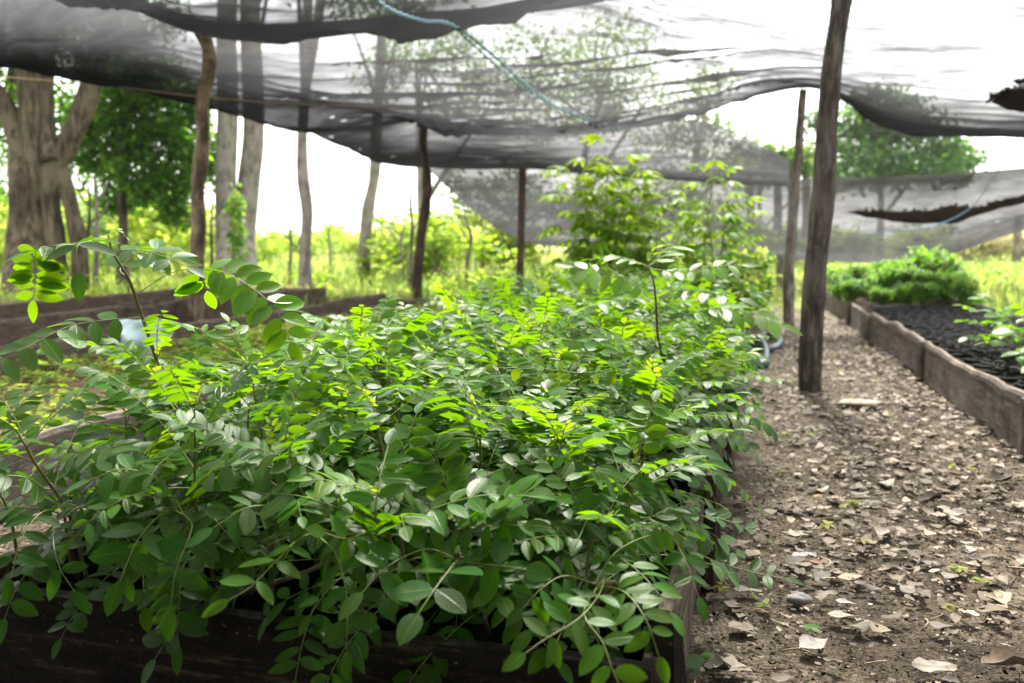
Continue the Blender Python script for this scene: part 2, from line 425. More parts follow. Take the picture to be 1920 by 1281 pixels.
# ------------------------------------------------------------------ boards and beds
def board(parent, p0, p1, z0, z1, th, mat, name='board', wob=0.012, seed=0.0, bow=0.0):
    """plank from p0 to p1 (xy), own local X along its length"""
    p0 = np.array([p0[0], p0[1], 0.0]); p1 = np.array([p1[0], p1[1], 0.0])
    L = np.linalg.norm(p1 - p0); n = max(8, int(L / 0.05)); n = min(n, 90)
    mb = MB(); V = []
    prof = [(-.5, 0.0), (-.5, .5), (-.5, .93), (-.32, 1.0), (.32, 1.0), (.5, .93), (.5, .5), (.5, 0.0)]
    for i in range(n + 1):
        u = i / n * L
        sw = wob * nz((u, seed, 0), 2.2) + bow * math.sin(math.pi * i / n)
        tz = wob * 1.2 * nz((u, seed + 9, 0), 2.0) + 0.004 * nz((u, seed + 3, 0), 25)
        for a, b in prof:
            jit = 0.0025 * nz((u * 14, a * 3 + b * 6, seed))
            V.append((u, a * th + sw + jit, z0 + b * (z1 - z0 + tz)))
    k = len(prof)
    F = [(i * k + j, i * k + (j + 1) % k, (i + 1) * k + (j + 1) % k, (i + 1) * k + j) for i in range(n) for j in range(k)]
    F.append(tuple(range(k))[::-1]); F.append(tuple(n * k + j for j in range(k)))
    mb.add(V, F)
    o = mb.build(name, mat, parent, smooth=False)
    par = np.array(parent.location)
    o.location = tuple(p0 - par * np.array([1, 1, 1]))
    o.rotation_euler = (0, 0, math.atan2(p1[1] - p0[1], p1[0] - p0[0]))
    return o
def stake(parent, p, z1, th, mat, seed=0.0):
    mb = MB(); par = np.array(parent.location)
    p = np.array([p[0], p[1], 0.0]) - par
    path = [p + np.array([0.004 * nz((0, 0, z), 3, seed), 0, z]) for z in np.linspace(-0.03, z1, 7)]
    mb.tube(path, [th * 1.0] * 6 + [th * 0.8], 6, rough=0.25, seed=seed, freq=14)
    return mb.build('stake', mat, parent, smooth=False)
def soil_block(parent, corners, z, mat, amp=0.015, name='soil', n=40):
    c = [np.array(q[:2]) for q in corners]; V = []; par = np.array(parent.location)
    m2 = int(n * 1.6)
    for j in range(m2 + 1):
        for i in range(n + 1):
            u, v = i / n, j / m2
            q = (c[0] * (1 - u) + c[1] * u) * (1 - v) + (c[3] * (1 - u) + c[2] * u) * v
            V.append((q[0], q[1], z + amp * nz((q[0], q[1], 1), 7) + amp * 0.6 * nz((q[0], q[1], 1), 22)))
    V = np.array(V) - par
    F = [(j * (n + 1) + i, j * (n + 1) + i + 1, (j + 1) * (n + 1) + i + 1, (j + 1) * (n + 1) + i) for j in range(m2) for i in range(n)]
    mb = MB(); mb.add(V, F)
    return mb.build(name, mat, parent)

BH = 0.24
S0, S1, T0, T1 = -1.50, -0.18, 1.40, 6.6
r = empty('raised_bed', bed((S0 + S1) / 2, T0), 'dark plank bed in the foreground packed with bagged leafy seedlings', 'raised bed')
board(r, bed(S0 - .15, T0 - .04), bed(S1 + .03, T0 - .04), 0, BH, 0.045, M['board_shaded'], 'front_board', 0.008, 1.0)
for i, (a, b) in enumerate([(T0 - .01, 3.15), (3.17, 4.9), (4.92, 6.6)]):
    board(r, bed(S1 + .015, a), bed(S1 + .015 + .01 * i, b), 0, BH, 0.035, M['board'], 'side_board', 0.02, 3.0 + i)
for i, (a, b) in enumerate([(T0 + .0, 3.9), (3.92, 6.6)]):
    board(r, bed(S0 - .03, a), bed(S0 - .03, b), 0, BH, 0.035, M['board'], 'side_board', 0.015, 13.0 + i)
board(r, bed(S0 + .0, T1 + .04), bed(S1 - .02, T1 + .04), 0, BH, 0.035, M['board'], 'end_board', 0.015, 23.0)
for i, t in enumerate([2.35, 3.6, 4.1, 5.35, 6.2]):
    stake(r, bed(S1 + .065, t), 0.30 + .03 * (i % 2), 0.022, M['pole_red'], i)
stake(r, bed(S1 + .045, T0 + .02), 0.30, 0.03, M['board_shaded'], 33)
soil_block(r, [bed(S0, T0), bed(S1, T0), bed(S1, T1), bed(S0, T1)], 0.03, M['potsoil'])

# right bed: wavy planks
r = empty('raised_bed', bed(1.5, 3), 'long wavy plank bed right of the path, full of black soil bags', 'raised bed')
rp = [(1.14, 2.2), (1.06, 3.45), (1.10, 4.15), (1.05, 5.2), (1.03, 6.35), (0.98, 7.6), (0.93, 8.6), (0.91, 10.3), (0.80, 11.9), (0.76, 12.9)]
rp = [(s_, t_) for s_, t_ in rp]
segs = [(0, 1), (1, 2), (2, 4), (4, 6), (6, 7), (7, 9)]
for i, (a, b) in enumerate(segs):
    o = board(r, bed(*rp[a]), bed(*rp[b]), 0, 0.25 - 0.004 * i + (0.012 if i % 2 else 0), 0.034, M['board_pale'], 'side_board', 0.026, 40.0 + i * 3, bow=0.02 * (-1) ** i)
for i, (s_, t_) in enumerate([rp[1], rp[2], rp[4], rp[6], rp[7]]):
    stake(r, bed(s_ - .04, t_ + .02), 0.245, 0.024, M['pole_grey'], 60 + i)
for i, (a, b) in enumerate([(3.0, 6.3), (6.32, 8.6), (8.62, 10.2), (10.22, 12.9)]):
    board(r, bed(2.18 - 0.02 * i, a), bed(2.16 - 0.02 * i, b), 0, 0.25, 0.034, M['board_pale'], 'side_board', 0.03, 70.0 + i, bow=.03)
board(r, bed(0.78, 12.92), bed(2.12, 12.92), 0, 0.25, 0.034, M['board'], 'end_board', 0.02, 80)
soil_block(r, [bed(1.1, 2.3), bed(2.16, 2.3), bed(2.1, 12.9), bed(0.8, 12.9)], 0.215, M['potsoil'])

# bed of sprouts left
r = empty('raised_bed', bed(-3.2, 4), 'broad plank bed left of the foreground, brown soil dotted with tiny sprouts', 'raised bed')
for i, (a, b) in enumerate([(1.6, 4.1), (4.12, 7.2), (7.22, 9.4)]):
    board(r, bed(-2.38, a), bed(-2.36, b), 0, 0.25, 0.035, M['board_pale'], 'side_board', 0.018, 90.0 + i)
for i, (a, b) in enumerate([(1.6, 4.9), (4.92, 7.9), (7.92, 9.4)]):
    board(r, bed(-4.10, a), bed(-4.08, b), 0, 0.31 - .02 * (i == 1), 0.035, M['board'], 'side_board', 0.015, 95.0 + i)
board(r, bed(-4.06, 9.42), bed(-2.4, 9.42), 0, 0.25, 0.035, M['board'], 'end_board', 0.02, 99)
soil_block(r, [bed(-4.08, 1.5), bed(-2.38, 1.5), bed(-2.38, 9.4), bed(-4.08, 9.4)], 0.15, M['bedsoil'], 0.02, n=60)
# empty dark bed further left
r = empty('raised_bed', bed(-6.2, 5), 'empty dark plank bed behind the sprout bed, near the old tree', 'raised bed')
for i, (a, b) in enumerate([(1.5, 5.4), (5.42, 8.2), (8.22, 10.6)]):
    board(r, bed(-5.45, a), bed(-5.43, b), 0, 0.30 + .02 * (i == 1), 0.04, M['board'], 'side_board', 0.02, 110.0 + i)
    board(r, bed(-7.0, a), bed(-6.98, b), 0, 0.30, 0.04, M['board'], 'side_board', 0.02, 120.0 + i)
board(r, bed(-6.98, 10.62), bed(-5.44, 10.62), 0, 0.28, 0.04, M['board'], 'end_board', 0.02, 130)
soil_block(r, [bed(-7.0, 1.5), bed(-5.45, 1.5), bed(-5.45, 10.6), bed(-7.0, 10.6)], 0.08, M['bedsoil'], 0.02)
# bed further back, beyond the foreground one
r = empty('raised_bed', bed(-0.9, 7.6), 'plank bed behind the foreground one, holding bushy green plants', 'raised bed')
for s_ in (-1.5, -0.2):
    board(r, bed(s_, 7.5), bed(s_, 11.5), 0, 0.24, 0.035, M['board'], 'side_board', 0.02, 140 + s_)
board(r, bed(-1.48, 7.48), bed(-0.22, 7.48), 0, 0.24, 0.035, M['board'], 'end_board', 0.015, 143)
for i, t in enumerate([7.6, 8.8, 10.2]):
    stake(r, bed(-0.15, t), 0.3, 0.025, M['pole_red'], 200 + i)
soil_block(r, [bed(-1.5, 7.5), bed(-.2, 7.5), bed(-.2, 11.5), bed(-1.5, 11.5)], 0.16, M['bedsoil'])
# far right bed
r = empty('raised_bed', bed(3.4, 8), 'low brown plank bed at the far right edge behind the long bed', 'raised bed')
for s_ in (2.95, 4.3):
    board(r, bed(s_, 6.5), bed(s_, 10.4), 0, 0.33, 0.04, M['board'], 'side_board', 0.02, 150 + s_)
board(r, bed(2.96, 10.42), bed(4.3, 10.42), 0, 0.33, 0.04, M['board'], 'end_board', 0.02, 160)
board(r, bed(2.96, 6.48), bed(4.3, 6.48), 0, 0.33, 0.04, M['board'], 'end_board', 0.02, 161)
soil_block(r, [bed(2.95, 6.5), bed(4.3, 6.5), bed(4.3, 10.4), bed(2.95, 10.4)], 0.2, M['bedsoil'])

# ------------------------------------------------------------------ leaves
LT = np.array([0, .12, .3, .5, .7, .87, 1.0])
def leaflet(mb, o, d, nrm, L, Wd, curl, cup, young, rnd, blunt=0.0, mi=0):
    """o base, d direction of midrib, nrm upper side"""
    d = norm(d); b = norm(np.cross(nrm, d)); nn = np.cross(d, b)
    V = [o]; col = [(young, rnd, 0, .5)]
    for t in LT[1:-1]:
        wv = (math.sin(math.pi * t ** (0.86 + blunt)) ** 0.72) * Wd * 0.5
        x = t * L; z = -curl * L * t * t
        ctr = o + d * x + nn * z
        zz = cup * wv
        V += [ctr - b * wv + nn * zz, ctr, ctr + b * wv + nn * zz]
        col += [(young, rnd, t, 0.0), (young, rnd, t, 0.5), (young, rnd, t, 1.0)]
    V.append(o + d * L - nn * curl * L); col.append((young, rnd, 1, .5))
    F = [(0, 2, 1), (0, 3, 2)]
    for i in range(4):
        a = 1 + i * 3; c = a + 3
        F += [(a, a + 1, c + 1, c), (a + 1, a + 2, c + 2, c + 1)]
    a = 13
    F += [(a, a + 1, 16), (a + 1, a + 2, 16)]
    mb.add(V, F, mi, col)

def compound_leaf(mb, pts, pairs, L, young, rg, up=(0, 0, 1), f0=0.28, wr=0.46, droop=0.15, rad=0.0012, fold=0.0, ang=68, npt=14):
    path = spline(pts, npt)
    mb.tube(path, np.linspace(rad, rad * 0.45, npt), 4, mi=1, col=(young, .5, .5, .5), cap=False)
    T = np.gradient(path, axis=0)
    up = np.array(up, float)
    cum = np.concatenate([[0], np.cumsum(np.linalg.norm(np.diff(path, axis=0), axis=1))]); cum /= cum[-1]
    for k in range(pairs + 1):
        f = f0 + (1 - f0) * k / pairs
        p = np.array([np.interp(f, cum, path[:, j]) for j in range(3)])
        t = norm(np.array([np.interp(f, cum, T[:, j]) for j in range(3)]))
        lat = norm(np.cross(t, up)); n_ = norm(np.cross(lat, t))
        size = L * (0.72 + 0.38 * math.sin(math.pi * (0.15 + 0.75 * k / pairs)))
        if k == pairs:
            leaflet(mb, p, t - 0.15 * droop * up, n_ + rg.uniform(-.2, .2) * lat, size * 1.05, size * wr * 1.05, .12, .15, young, rg.random())
            continue
        for sgn in (-1, 1):
            a = R(ang + rg.uniform(-11, 11))
            off = rg.uniform(-0.006, 0.006)
            d = t * math.cos(a) + sgn * lat * math.sin(a) - n_ * (droop + rg.uniform(-.12, .16)) + n_ * fold
            sz = size * rg.uniform(0.84, 1.12)
            nn = n_ + lat * rg.uniform(-.28, .28) + t * rg.uniform(-.3, .3) + sgn * lat * (droop - fold)
            leaflet(mb, p + t * off + sgn * lat * .001, d, nn, sz, sz * wr * rg.uniform(.9, 1.12), rg.uniform(.02, .2), rg.uniform(0.02, .32), young, rg.random(), blunt=rg.uniform(-.1, .12))

def arch(o, az, elev, length, drop, rg):
    """rachis path leaving o at azimuth, rising then arching over"""
    pts = []; p = np.array(o, float); e = elev; n = 6
    for i in range(n + 1):
        pts.append(p.copy())
        p = p + np.array([math.cos(az) * math.cos(e), math.sin(az) * math.cos(e), math.sin(e)]) * length / n
        e -= drop / n * (0.6 + 0.8 * i / n)
        az += rg.uniform(-.08, .08)
    return pts

def seedling_parts(parent, h, rg, nleaf=9, lsc=1.0, spread=1.0, ymix=0.4, L=0.052, wr=0.5):
    sm = MB(); fm = MB()
    lean = rg.uniform(-.06, .06), rg.uniform(-.06, .06)
    pts = [(lean[0] * u + .012 * math.sin(u * 6 + h * 50), lean[1] * u, h * u) for u in np.linspace(0, 1, 6)]
    sp = spline(pts, 12)
    sm.tube(sp, np.linspace(0.0045, 0.0018, 12), 6, rough=.1)
    az = rg.uniform(0, 6.28)
    for k in range(nleaf):
        u = 0.34 + 0.66 * (k / (nleaf - 1))
        i = min(11, int(u * 11)); o = sp[i]
        az += 2.4 + rg.uniform(-.3, .3)
        top = k / (nleaf - 1)
        ln = (0.20 + 0.09 * rg.random()) * lsc * (1 - 0.35 * max(0, top - .6) / .4)
        elev = R(8 + 42 * top + rg.uniform(-12, 12)); drop = R(45 + 40 * rg.random()) * (1.25 - .7 * top)
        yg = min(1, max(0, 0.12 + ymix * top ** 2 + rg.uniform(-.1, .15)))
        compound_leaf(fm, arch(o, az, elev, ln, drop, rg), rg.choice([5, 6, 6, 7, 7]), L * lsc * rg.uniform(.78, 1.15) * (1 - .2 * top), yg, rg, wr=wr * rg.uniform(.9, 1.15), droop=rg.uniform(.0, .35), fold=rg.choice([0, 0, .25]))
    # curled young tip
    compound_leaf(fm, arch(sp[-1], az + 1, R(70), .06 * lsc, R(40), rg), 4, .018 * lsc, .95, rg, fold=.5)
    a = sm.build('stem', M['stem_brown'], parent); b = fm.build('foliage', [M['leaf'], M['stem']], parent)
    return a, b

def bag_parts(parent, seed, h=0.19, rr=0.056, z0=0.0):
    """crinkled black polythene bag with a rolled rim and soil inside; z0 = bottom, relative to parent"""
    mb = MB(); V = []; n = 20
    prof = [(0.86, 0), (1.0, .08 * h), (1.03, .26 * h), (1.0, .5 * h), (1.02, .72 * h), (1.0, h - .012), (1.05, h), (0.98, h + .004), (0.93, h - .006), (0.92, h - .03)]
    for a, z in prof:
        for k in range(n):
            t = 2 * math.pi * k / n
            q = rr * a * (1 + .05 * nz((math.cos(t), math.sin(t), z * 14), 2.2, seed) + .03 * math.sin(t * 7 + z * 40 + seed))
            V.append((q * math.cos(t), q * math.sin(t), z0 + z + (.008 * nz((math.cos(t), math.sin(t), 0), 2, seed + 3) if z > h - .02 else 0)))
    F = [(i * n + k, i * n + (k + 1) % n, (i + 1) * n + (k + 1) % n, (i + 1) * n + k) for i in range(len(prof) - 1) for k in range(n)]
    F.append(tuple(range(n))[::-1]); mb.add(V, F)
    b = mb.build('grow_bag' if parent.name.startswith('bagged') else 'bag_wall', M['bag'], parent)
    s2 = MB(); V = [(0, 0, z0 + h - .018)]; F = []
    for j, q in enumerate((.5, 1.0)):
        for k in range(n):
            t = 2 * math.pi * k / n
            V.append((rr * .93 * q * math.cos(t), rr * .93 * q * math.sin(t), z0 + h - .022 + .008 * nz((q * math.cos(t) * 3, q * math.sin(t) * 3, seed), 1)))
    F = [(0, 1 + k, 1 + (k + 1) % n) for k in range(n)] + [(1 + k, 1 + n + k, 1 + n + (k + 1) % n, 1 + (k + 1) % n) for k in range(n)]
    s2.add(V, F); s2.build('soil', M['potsoil'], parent)
    return b

# ---- foreground seedlings: 14 built, the rest copied
SOILZ = 0.205
GL = 'leafy seedling in the packed middle of the foreground bed'
GG = 'bagged seedlings packed in the foreground bed'
protos = []
for i in range(14):
    rg = random.Random(100 + i)
    e = empty('bagged_seedling', (0, 0, 0), GL, 'seedling', GG)
    seedling_parts(e, rg.uniform(.24, .36), rg, rg.choice([12, 13, 14]), rg.uniform(.88, 1.08), ymix=rg.choice([.2, .35, .45, .62]), wr=rg.choice([.38, .44, .52]))
    bag_parts(e, i * 3.7, z0=-SOILZ + .03)
    protos.append(e)
spots = []
rows = 31; cols = 9
for j in range(rows):
    for i in range(cols):
        s_ = S0 + .08 + (S1 - S0 - .16) * (i + (.25 if j % 2 else 0) - .05) / (cols - 1 + .25)
        t_ = T0 + .09 + (T1 - T0 - .2) * j / (rows - 1)
        spots.append((s_ + rng.uniform(-.015, .015), t_ + rng.uniform(-.015, .015), i, j))
rng.shuffle(spots)
spots = [q for q in spots if not (q[1] > 2.05 and W / 2 + FPX * bed(q[0], q[1])[0] / bed(q[0], q[1])[1] < 470 and rng.random() < .72)]
spots = [q for q in spots if not (q[3] > 20 and q[2] == 4 and q[3] % 3 == 0)]
order = list(range(14))
used = 0
for q, (s_, t_, i, j) in enumerate(spots):
    src = protos[q % 14]
    showbag = j < 4 or i >= cols - 2
    if q < 14:
        o = src
    else:
        o = copy_tree(src, None, () if showbag else ('grow_bag', 'soil'))
    p = bed(s_, t_, SOILZ)
    o.location = tuple(p)
    o.rotation_euler = (rng.uniform(-.05, .05), rng.uniform(-.05, .05), rng.uniform(0, 6.28))
    near = max(0, (j - 2) / 28)
    k = rng.uniform(.86, 1.14) * (1.0 + 0.06 * near)
    pw = bed(s_, t_, .5); pxx = W / 2 + FPX * pw[0] / pw[1]
    k *= 1.02
    if t_ > 2.0: k *= 1 - .60 * min(1, max(0, (640 - pxx) / 220)) * min(1, (t_ - 1.8) / .8)
    if t_ > 2.6: k *= 1 + .03 * min(1, max(0, (pxx - 560) / 200)) * (1 - .5 * near)
    AXS = Vector((CT, -ST, 0)); AXT = Vector((ST, CT, 0))
    if j == 0 or (i == cols - 1 and t_ < 4.2):
        tm_ = Matrix.Rotation(rng.uniform(.15, .42) if j == 0 else 0, 3, AXS) @ Matrix.Rotation(rng.uniform(.1, .3) if i == cols - 1 else 0, 3, AXT) @ Matrix.Rotation(rng.uniform(0, 6.28), 3, 'Z')
        o.rotation_euler = tm_.to_euler()
    if i >= cols - 2 and t_ > 5.0: o.scale = (.72, .72, .78 * k)
    else: o.scale = (1, 1, k)
    if j == 0:
        o['label'] = 'leafy seedling drooping over the front plank of the foreground bed'
    elif i == cols - 1:
        o['label'] = 'leafy seedling in the row beside the leaf littered path'
    elif i == 0 and j < 12:
        o['label'] = 'leafy seedling in the left edge row of the foreground bed'

# ---- hero seedlings, drawn from the photo
def hero(label, base, stem_px, leaves, brown=True):
    """stem_px [(x, y, Y)]; leaves: dict(pts=[(x,y,Y)], pairs, L, young, up)"""
    e = empty('bagged_seedling', base, label, 'seedling', GG)
    bz = np.array(base)
    rg = random.Random(hash(label) % 1 + len(label) * 7)
    sm = MB(); fm = MB()
    sp = spline([np.array(base)] + [at(*q) for q in stem_px], 18) - bz
    sm.tube(sp, np.linspace(0.0062, 0.0024, 18), 7, rough=.12, seed=1.3, freq=40)
    sm.build('stem', M['stem_brown'], e)
    for q in leaves:
        pts = [at(*c) - bz for c in q['pts']]
        compound_leaf(fm, pts, q.get('pairs', 6), q.get('L', .05), q.get('young', .4), rg, up=q.get('up', (0, 0, 1)),
                      f0=q.get('f0', .2), wr=q.get('wr', .46), droop=q.get('droop', .1), rad=q.get('rad', .0014), fold=q.get('fold', 0), ang=q.get('ang', 68), npt=20)
    fm.build('foliage', [M['leaf'], M['stem']], e)
    bag_parts(e, len(label), z0=-SOILZ + .03)
    return e
CAMV = (0.1, -1, 0.25)
hero('tall lanky seedling at the left with arching branches above all others', tuple(bed(-1.36, 2.05, SOILZ)),
     [(318, 760, 2.30), (295, 680, 2.28), (262, 580, 2.25), (240, 520, 2.22), (212, 475, 2.2), (203, 440, 2.2)],
     [dict(pts=[(205, 450, 2.2), (150, 455, 2.15), (90, 462, 2.12), (60, 470, 2.1)], pairs=3, L=0.0704, young=.2, f0=.3),
      dict(pts=[(150, 458, 2.15), (100, 462, 2.1), (68, 470, 2.1), (66, 520, 2.1), (63, 562, 2.1)], pairs=7, L=0.0640, young=.55, up=CAMV, f0=.5, wr=.42, ang=82),
      dict(pts=[(203, 440, 2.2), (170, 452, 2.05), (145, 462, 1.98), (146, 510, 1.95)], pairs=3, L=0.0768, young=.1, f0=.3),
      dict(pts=[(262, 548, 2.24), (320, 512, 2.2), (370, 505, 2.18), (425, 513, 2.16), (480, 545, 2.14), (520, 585, 2.12), (545, 640, 2.1)], pairs=9, L=0.0742, young=.55, up=(0.5, -.8, .6), f0=.45, wr=.5),
      dict(pts=[(370, 505, 2.18), (378, 520, 2.18), (388, 545, 2.2)], pairs=3, L=0.0704, young=.5, up=CAMV, f0=.3, ang=80),
      dict(pts=[(240, 520, 2.22), (225, 505, 2.25), (250, 480, 2.3), (290, 470, 2.34), (330, 480, 2.36)], pairs=3, L=0.0794, young=.35, f0=.3, up=(.2, -.6, .8)),
      dict(pts=[(270, 595, 2.26), (200, 600, 2.22), (130, 612, 2.15), (60, 645, 2.05), (-30, 690, 1.95)], pairs=7, L=0.0768, young=.25, f0=.15, up=(0, -.5, .9), droop=.2),
      dict(pts=[(275, 600, 2.26), (310, 600, 2.3), (350, 610, 2.36), (390, 620, 2.4)], pairs=4, L=0.0640, young=.3, f0=.1),
      dict(pts=[(212, 470, 2.2), (270, 470, 2.16), (330, 490, 2.12), (352, 500, 2.1)], pairs=3, L=0.0704, young=.15, f0=.25, up=(0, -.3, 1)),
      dict(pts=[(203, 440, 2.2), (205, 430, 2.2), (222, 432, 2.2), (237, 445, 2.2)], pairs=3, L=0.0160, young=.9, fold=.3)])
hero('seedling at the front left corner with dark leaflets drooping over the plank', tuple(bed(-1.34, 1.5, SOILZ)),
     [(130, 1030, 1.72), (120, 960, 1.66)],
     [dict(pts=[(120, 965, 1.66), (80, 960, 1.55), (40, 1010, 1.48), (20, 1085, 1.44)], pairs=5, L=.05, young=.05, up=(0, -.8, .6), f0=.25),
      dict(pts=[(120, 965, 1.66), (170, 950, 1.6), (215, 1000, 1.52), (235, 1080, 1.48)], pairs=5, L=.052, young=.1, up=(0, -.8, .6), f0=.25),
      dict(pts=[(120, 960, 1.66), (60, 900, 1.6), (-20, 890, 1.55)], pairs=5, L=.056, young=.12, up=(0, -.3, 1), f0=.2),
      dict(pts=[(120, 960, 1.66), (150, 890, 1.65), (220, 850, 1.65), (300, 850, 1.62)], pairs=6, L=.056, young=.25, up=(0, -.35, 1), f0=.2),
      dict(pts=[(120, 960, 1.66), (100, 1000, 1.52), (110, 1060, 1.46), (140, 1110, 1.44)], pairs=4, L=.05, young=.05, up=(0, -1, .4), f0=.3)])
hero('front row seedling with broad maroon tinged leaves near the left end of the plank', tuple(bed(-1.16, 1.5, SOILZ)),
     [(350, 1040, 1.6), (345, 965, 1.55)],
     [dict(pts=[(345, 965, 1.55), (310, 960, 1.48), (260, 1010, 1.42), (225, 1090, 1.38)], pairs=3, L=.062, young=.1, up=(0, -.9, .5), f0=.4, wr=.5),
      dict(pts=[(345, 965, 1.55), (360, 990, 1.45), (330, 1070, 1.39), (320, 1140, 1.37)], pairs=3, L=.06, young=.1, up=(0, -1, .4), f0=.35, wr=.5),
      dict(pts=[(345, 965, 1.55), (300, 900, 1.5), (230, 880, 1.48), (170, 900, 1.46)], pairs=5, L=.055, young=.2, up=(0, -.4, 1), f0=.2),
      dict(pts=[(345, 965, 1.55), (380, 900, 1.5), (450, 870, 1.5), (530, 880, 1.5)], pairs=6, L=.056, young=.3, up=(0, -.3, 1), f0=.2)])
hero('tall seedling right of centre whose feathery top rises over its neighbours', tuple(bed(-.46, 3.0, SOILZ)),
     [(1253, 740, 3.03), (1235, 640, 3.0), (1230, 570, 2.98), (1226, 530, 2.96), (1215, 500, 2.95)],
     [dict(pts=[(1226, 570, 2.98), (1190, 535, 2.95), (1140, 515, 2.92), (1075, 500, 2.9)], pairs=6, L=0.0702, young=0.67, up=(0, -.6, .9), f0=.25),
      dict(pts=[(1215, 500, 2.95), (1245, 480, 3.0), (1260, 465, 3.05), (1285, 460, 3.1)], pairs=5, L=0.0650, young=0.72, f0=.2),
      dict(pts=[(1215, 503, 2.95), (1280, 510, 2.9), (1340, 500, 2.86), (1390, 497, 2.84)], pairs=6, L=0.0676, young=0.57, up=(0, -.5, 1), f0=.2),
      dict(pts=[(1230, 615, 3.0), (1290, 590, 2.95), (1350, 578, 2.9), (1410, 588, 2.86), (1468, 610, 2.82)], pairs=7, L=0.0780, young=0.62, up=(0, -.45, 1), f0=.35, ang=62),
      dict(pts=[(1228, 560, 2.98), (1270, 545, 2.9), (1330, 548, 2.8), (1385, 560, 2.75)], pairs=5, L=0.0728, young=0.32, up=(0, -.3, 1), f0=.2),
      dict(pts=[(1230, 560, 2.98), (1180, 560, 2.85), (1120, 570, 2.75), (1070, 590, 2.7)], pairs=6, L=0.0676, young=0.52, f0=.2),
      dict(pts=[(1215, 500, 2.95), (1190, 490, 2.98), (1150, 480, 3.0), (1110, 485, 3.02)], pairs=5, L=0.0650, young=0.52, f0=.25),
      dict(pts=[(1215, 500, 2.95), (1225, 470, 2.95), (1245, 462, 2.95)], pairs=4, L=0.0390, young=0.95, fold=.4)])
hero('seedling at the bed corner with a long branch reaching over the path', tuple(bed(-.26, 1.75, SOILZ)),
     [(1200, 1010, 1.78), (1190, 960, 1.74)],
     [dict(pts=[(1190, 975, 1.74), (1255, 1010, 1.74), (1330, 1048, 1.74), (1400, 1070, 1.74), (1470, 1085, 1.72)], pairs=7, L=.048, young=.12, up=(.1, -.4, .9), f0=.25, fold=.25),
      dict(pts=[(1190, 965, 1.74), (1240, 985, 1.6), (1280, 1040, 1.52), (1310, 1120, 1.46)], pairs=6, L=.046, young=.2, up=(.3, -.6, .7), f0=.25),
      dict(pts=[(1190, 960, 1.74), (1230, 930, 1.85), (1290, 925, 1.95), (1345, 945, 2.0)], pairs=6, L=.05, young=.45, f0=.2, up=(0, -.3, 1)),
      dict(pts=[(1190, 960, 1.74), (1150, 940, 1.6), (1110, 960, 1.5), (1085, 1010, 1.42)], pairs=5, L=.05, young=.15, f0=.25, up=(0, -.7, .7))])
hero('seedling at the front right corner with leaves hanging in front of the plank', tuple(bed(-.34, 1.5, SOILZ)),
     [(1150, 1100, 1.46), (1115, 1095, 1.36)],
     [dict(pts=[(1135, 1085, 1.36), (1120, 1120, 1.26), (1085, 1160, 1.2), (1020, 1200, 1.16), (985, 1225, 1.14)], pairs=4, L=.045, young=.3, up=(-.2, -1, .5), f0=.35, wr=.5),
      dict(pts=[(1120, 1100, 1.36), (1095, 1150, 1.22), (1130, 1205, 1.17), (1150, 1260, 1.14), (1175, 1310, 1.12)], pairs=5, L=.042, young=.3, up=(.1, -1, .4), f0=.3, wr=.5),
      dict(pts=[(1120, 1098, 1.36), (1170, 1110, 1.28), (1210, 1160, 1.22), (1235, 1230, 1.19)], pairs=5, L=.044, young=.3, up=(.2, -1, .5), f0=.3, wr=.48),
      dict(pts=[(1115, 1095, 1.36), (1060, 1080, 1.34), (1020, 1100, 1.3), (980, 1140, 1.27)], pairs=5, L=.042, young=.15, up=(0, -.9, .6), f0=.25),
      dict(pts=[(1115, 1095, 1.36), (1150, 1040, 1.4), (1200, 1010, 1.45), (1250, 1000, 1.5)], pairs=5, L=.04, young=.15, up=(0, -.7, .8), f0=.25)])
hero('front row seedling with big round blue green leaflets low in the centre', tuple(bed(-.66, 1.5, SOILZ)),
     [(862, 1060, 1.5), (858, 1045, 1.42)],
     [dict(pts=[(858, 1050, 1.42), (845, 1065, 1.32), (815, 1105, 1.25), (785, 1150, 1.21)], pairs=3, L=.062, young=.08, up=(-.2, -.9, .7), f0=.3, wr=.62, droop=-.05),
      dict(pts=[(858, 1050, 1.42), (900, 1058, 1.34), (950, 1062, 1.3), (985, 1068, 1.28)], pairs=3, L=.052, young=.12, up=(0, -.9, .6), f0=.2, wr=.7, ang=95),
      dict(pts=[(858, 1050, 1.42), (800, 1030, 1.36), (730, 1060, 1.3), (680, 1110, 1.26)], pairs=4, L=.06, young=.25, up=(-.2, -.9, .6), f0=.2, wr=.46),
      dict(pts=[(858, 1048, 1.42), (850, 1000, 1.45), (900, 985, 1.4), (980, 985, 1.36)], pairs=4, L=.056, young=.15, up=(0, -.7, .8), f0=.3)])
hero('front row seedling holding one upright feather shaped leaf towards the centre', tuple(bed(-.76, 1.62, SOILZ)),
     [(742, 1060, 1.55), (730, 1010, 1.45)],
     [dict(pts=[(730, 1010, 1.45), (705, 970, 1.36), (712, 900, 1.38), (728, 835, 1.44)], pairs=6, L=.052, young=.2, up=(0, -.55, .85), f0=.15, wr=.42, rad=.002, ang=75, droop=-.05),
      dict(pts=[(730, 1010, 1.45), (650, 960, 1.4), (560, 930, 1.42), (480, 925, 1.46)], pairs=6, L=.056, young=.35, f0=.2, up=(0, -.25, 1)),
      dict(pts=[(730, 1010, 1.45), (690, 1000, 1.38), (650, 1010, 1.33), (610, 1000, 1.3)], pairs=4, L=.04, young=.3, up=(0, -.8, .6), f0=.2, wr=.6),
      dict(pts=[(730, 1010, 1.45), (800, 960, 1.42), (900, 930, 1.42), (990, 930, 1.44)], pairs=6, L=.058, young=.3, f0=.25, up=(0, -.2, 1))])
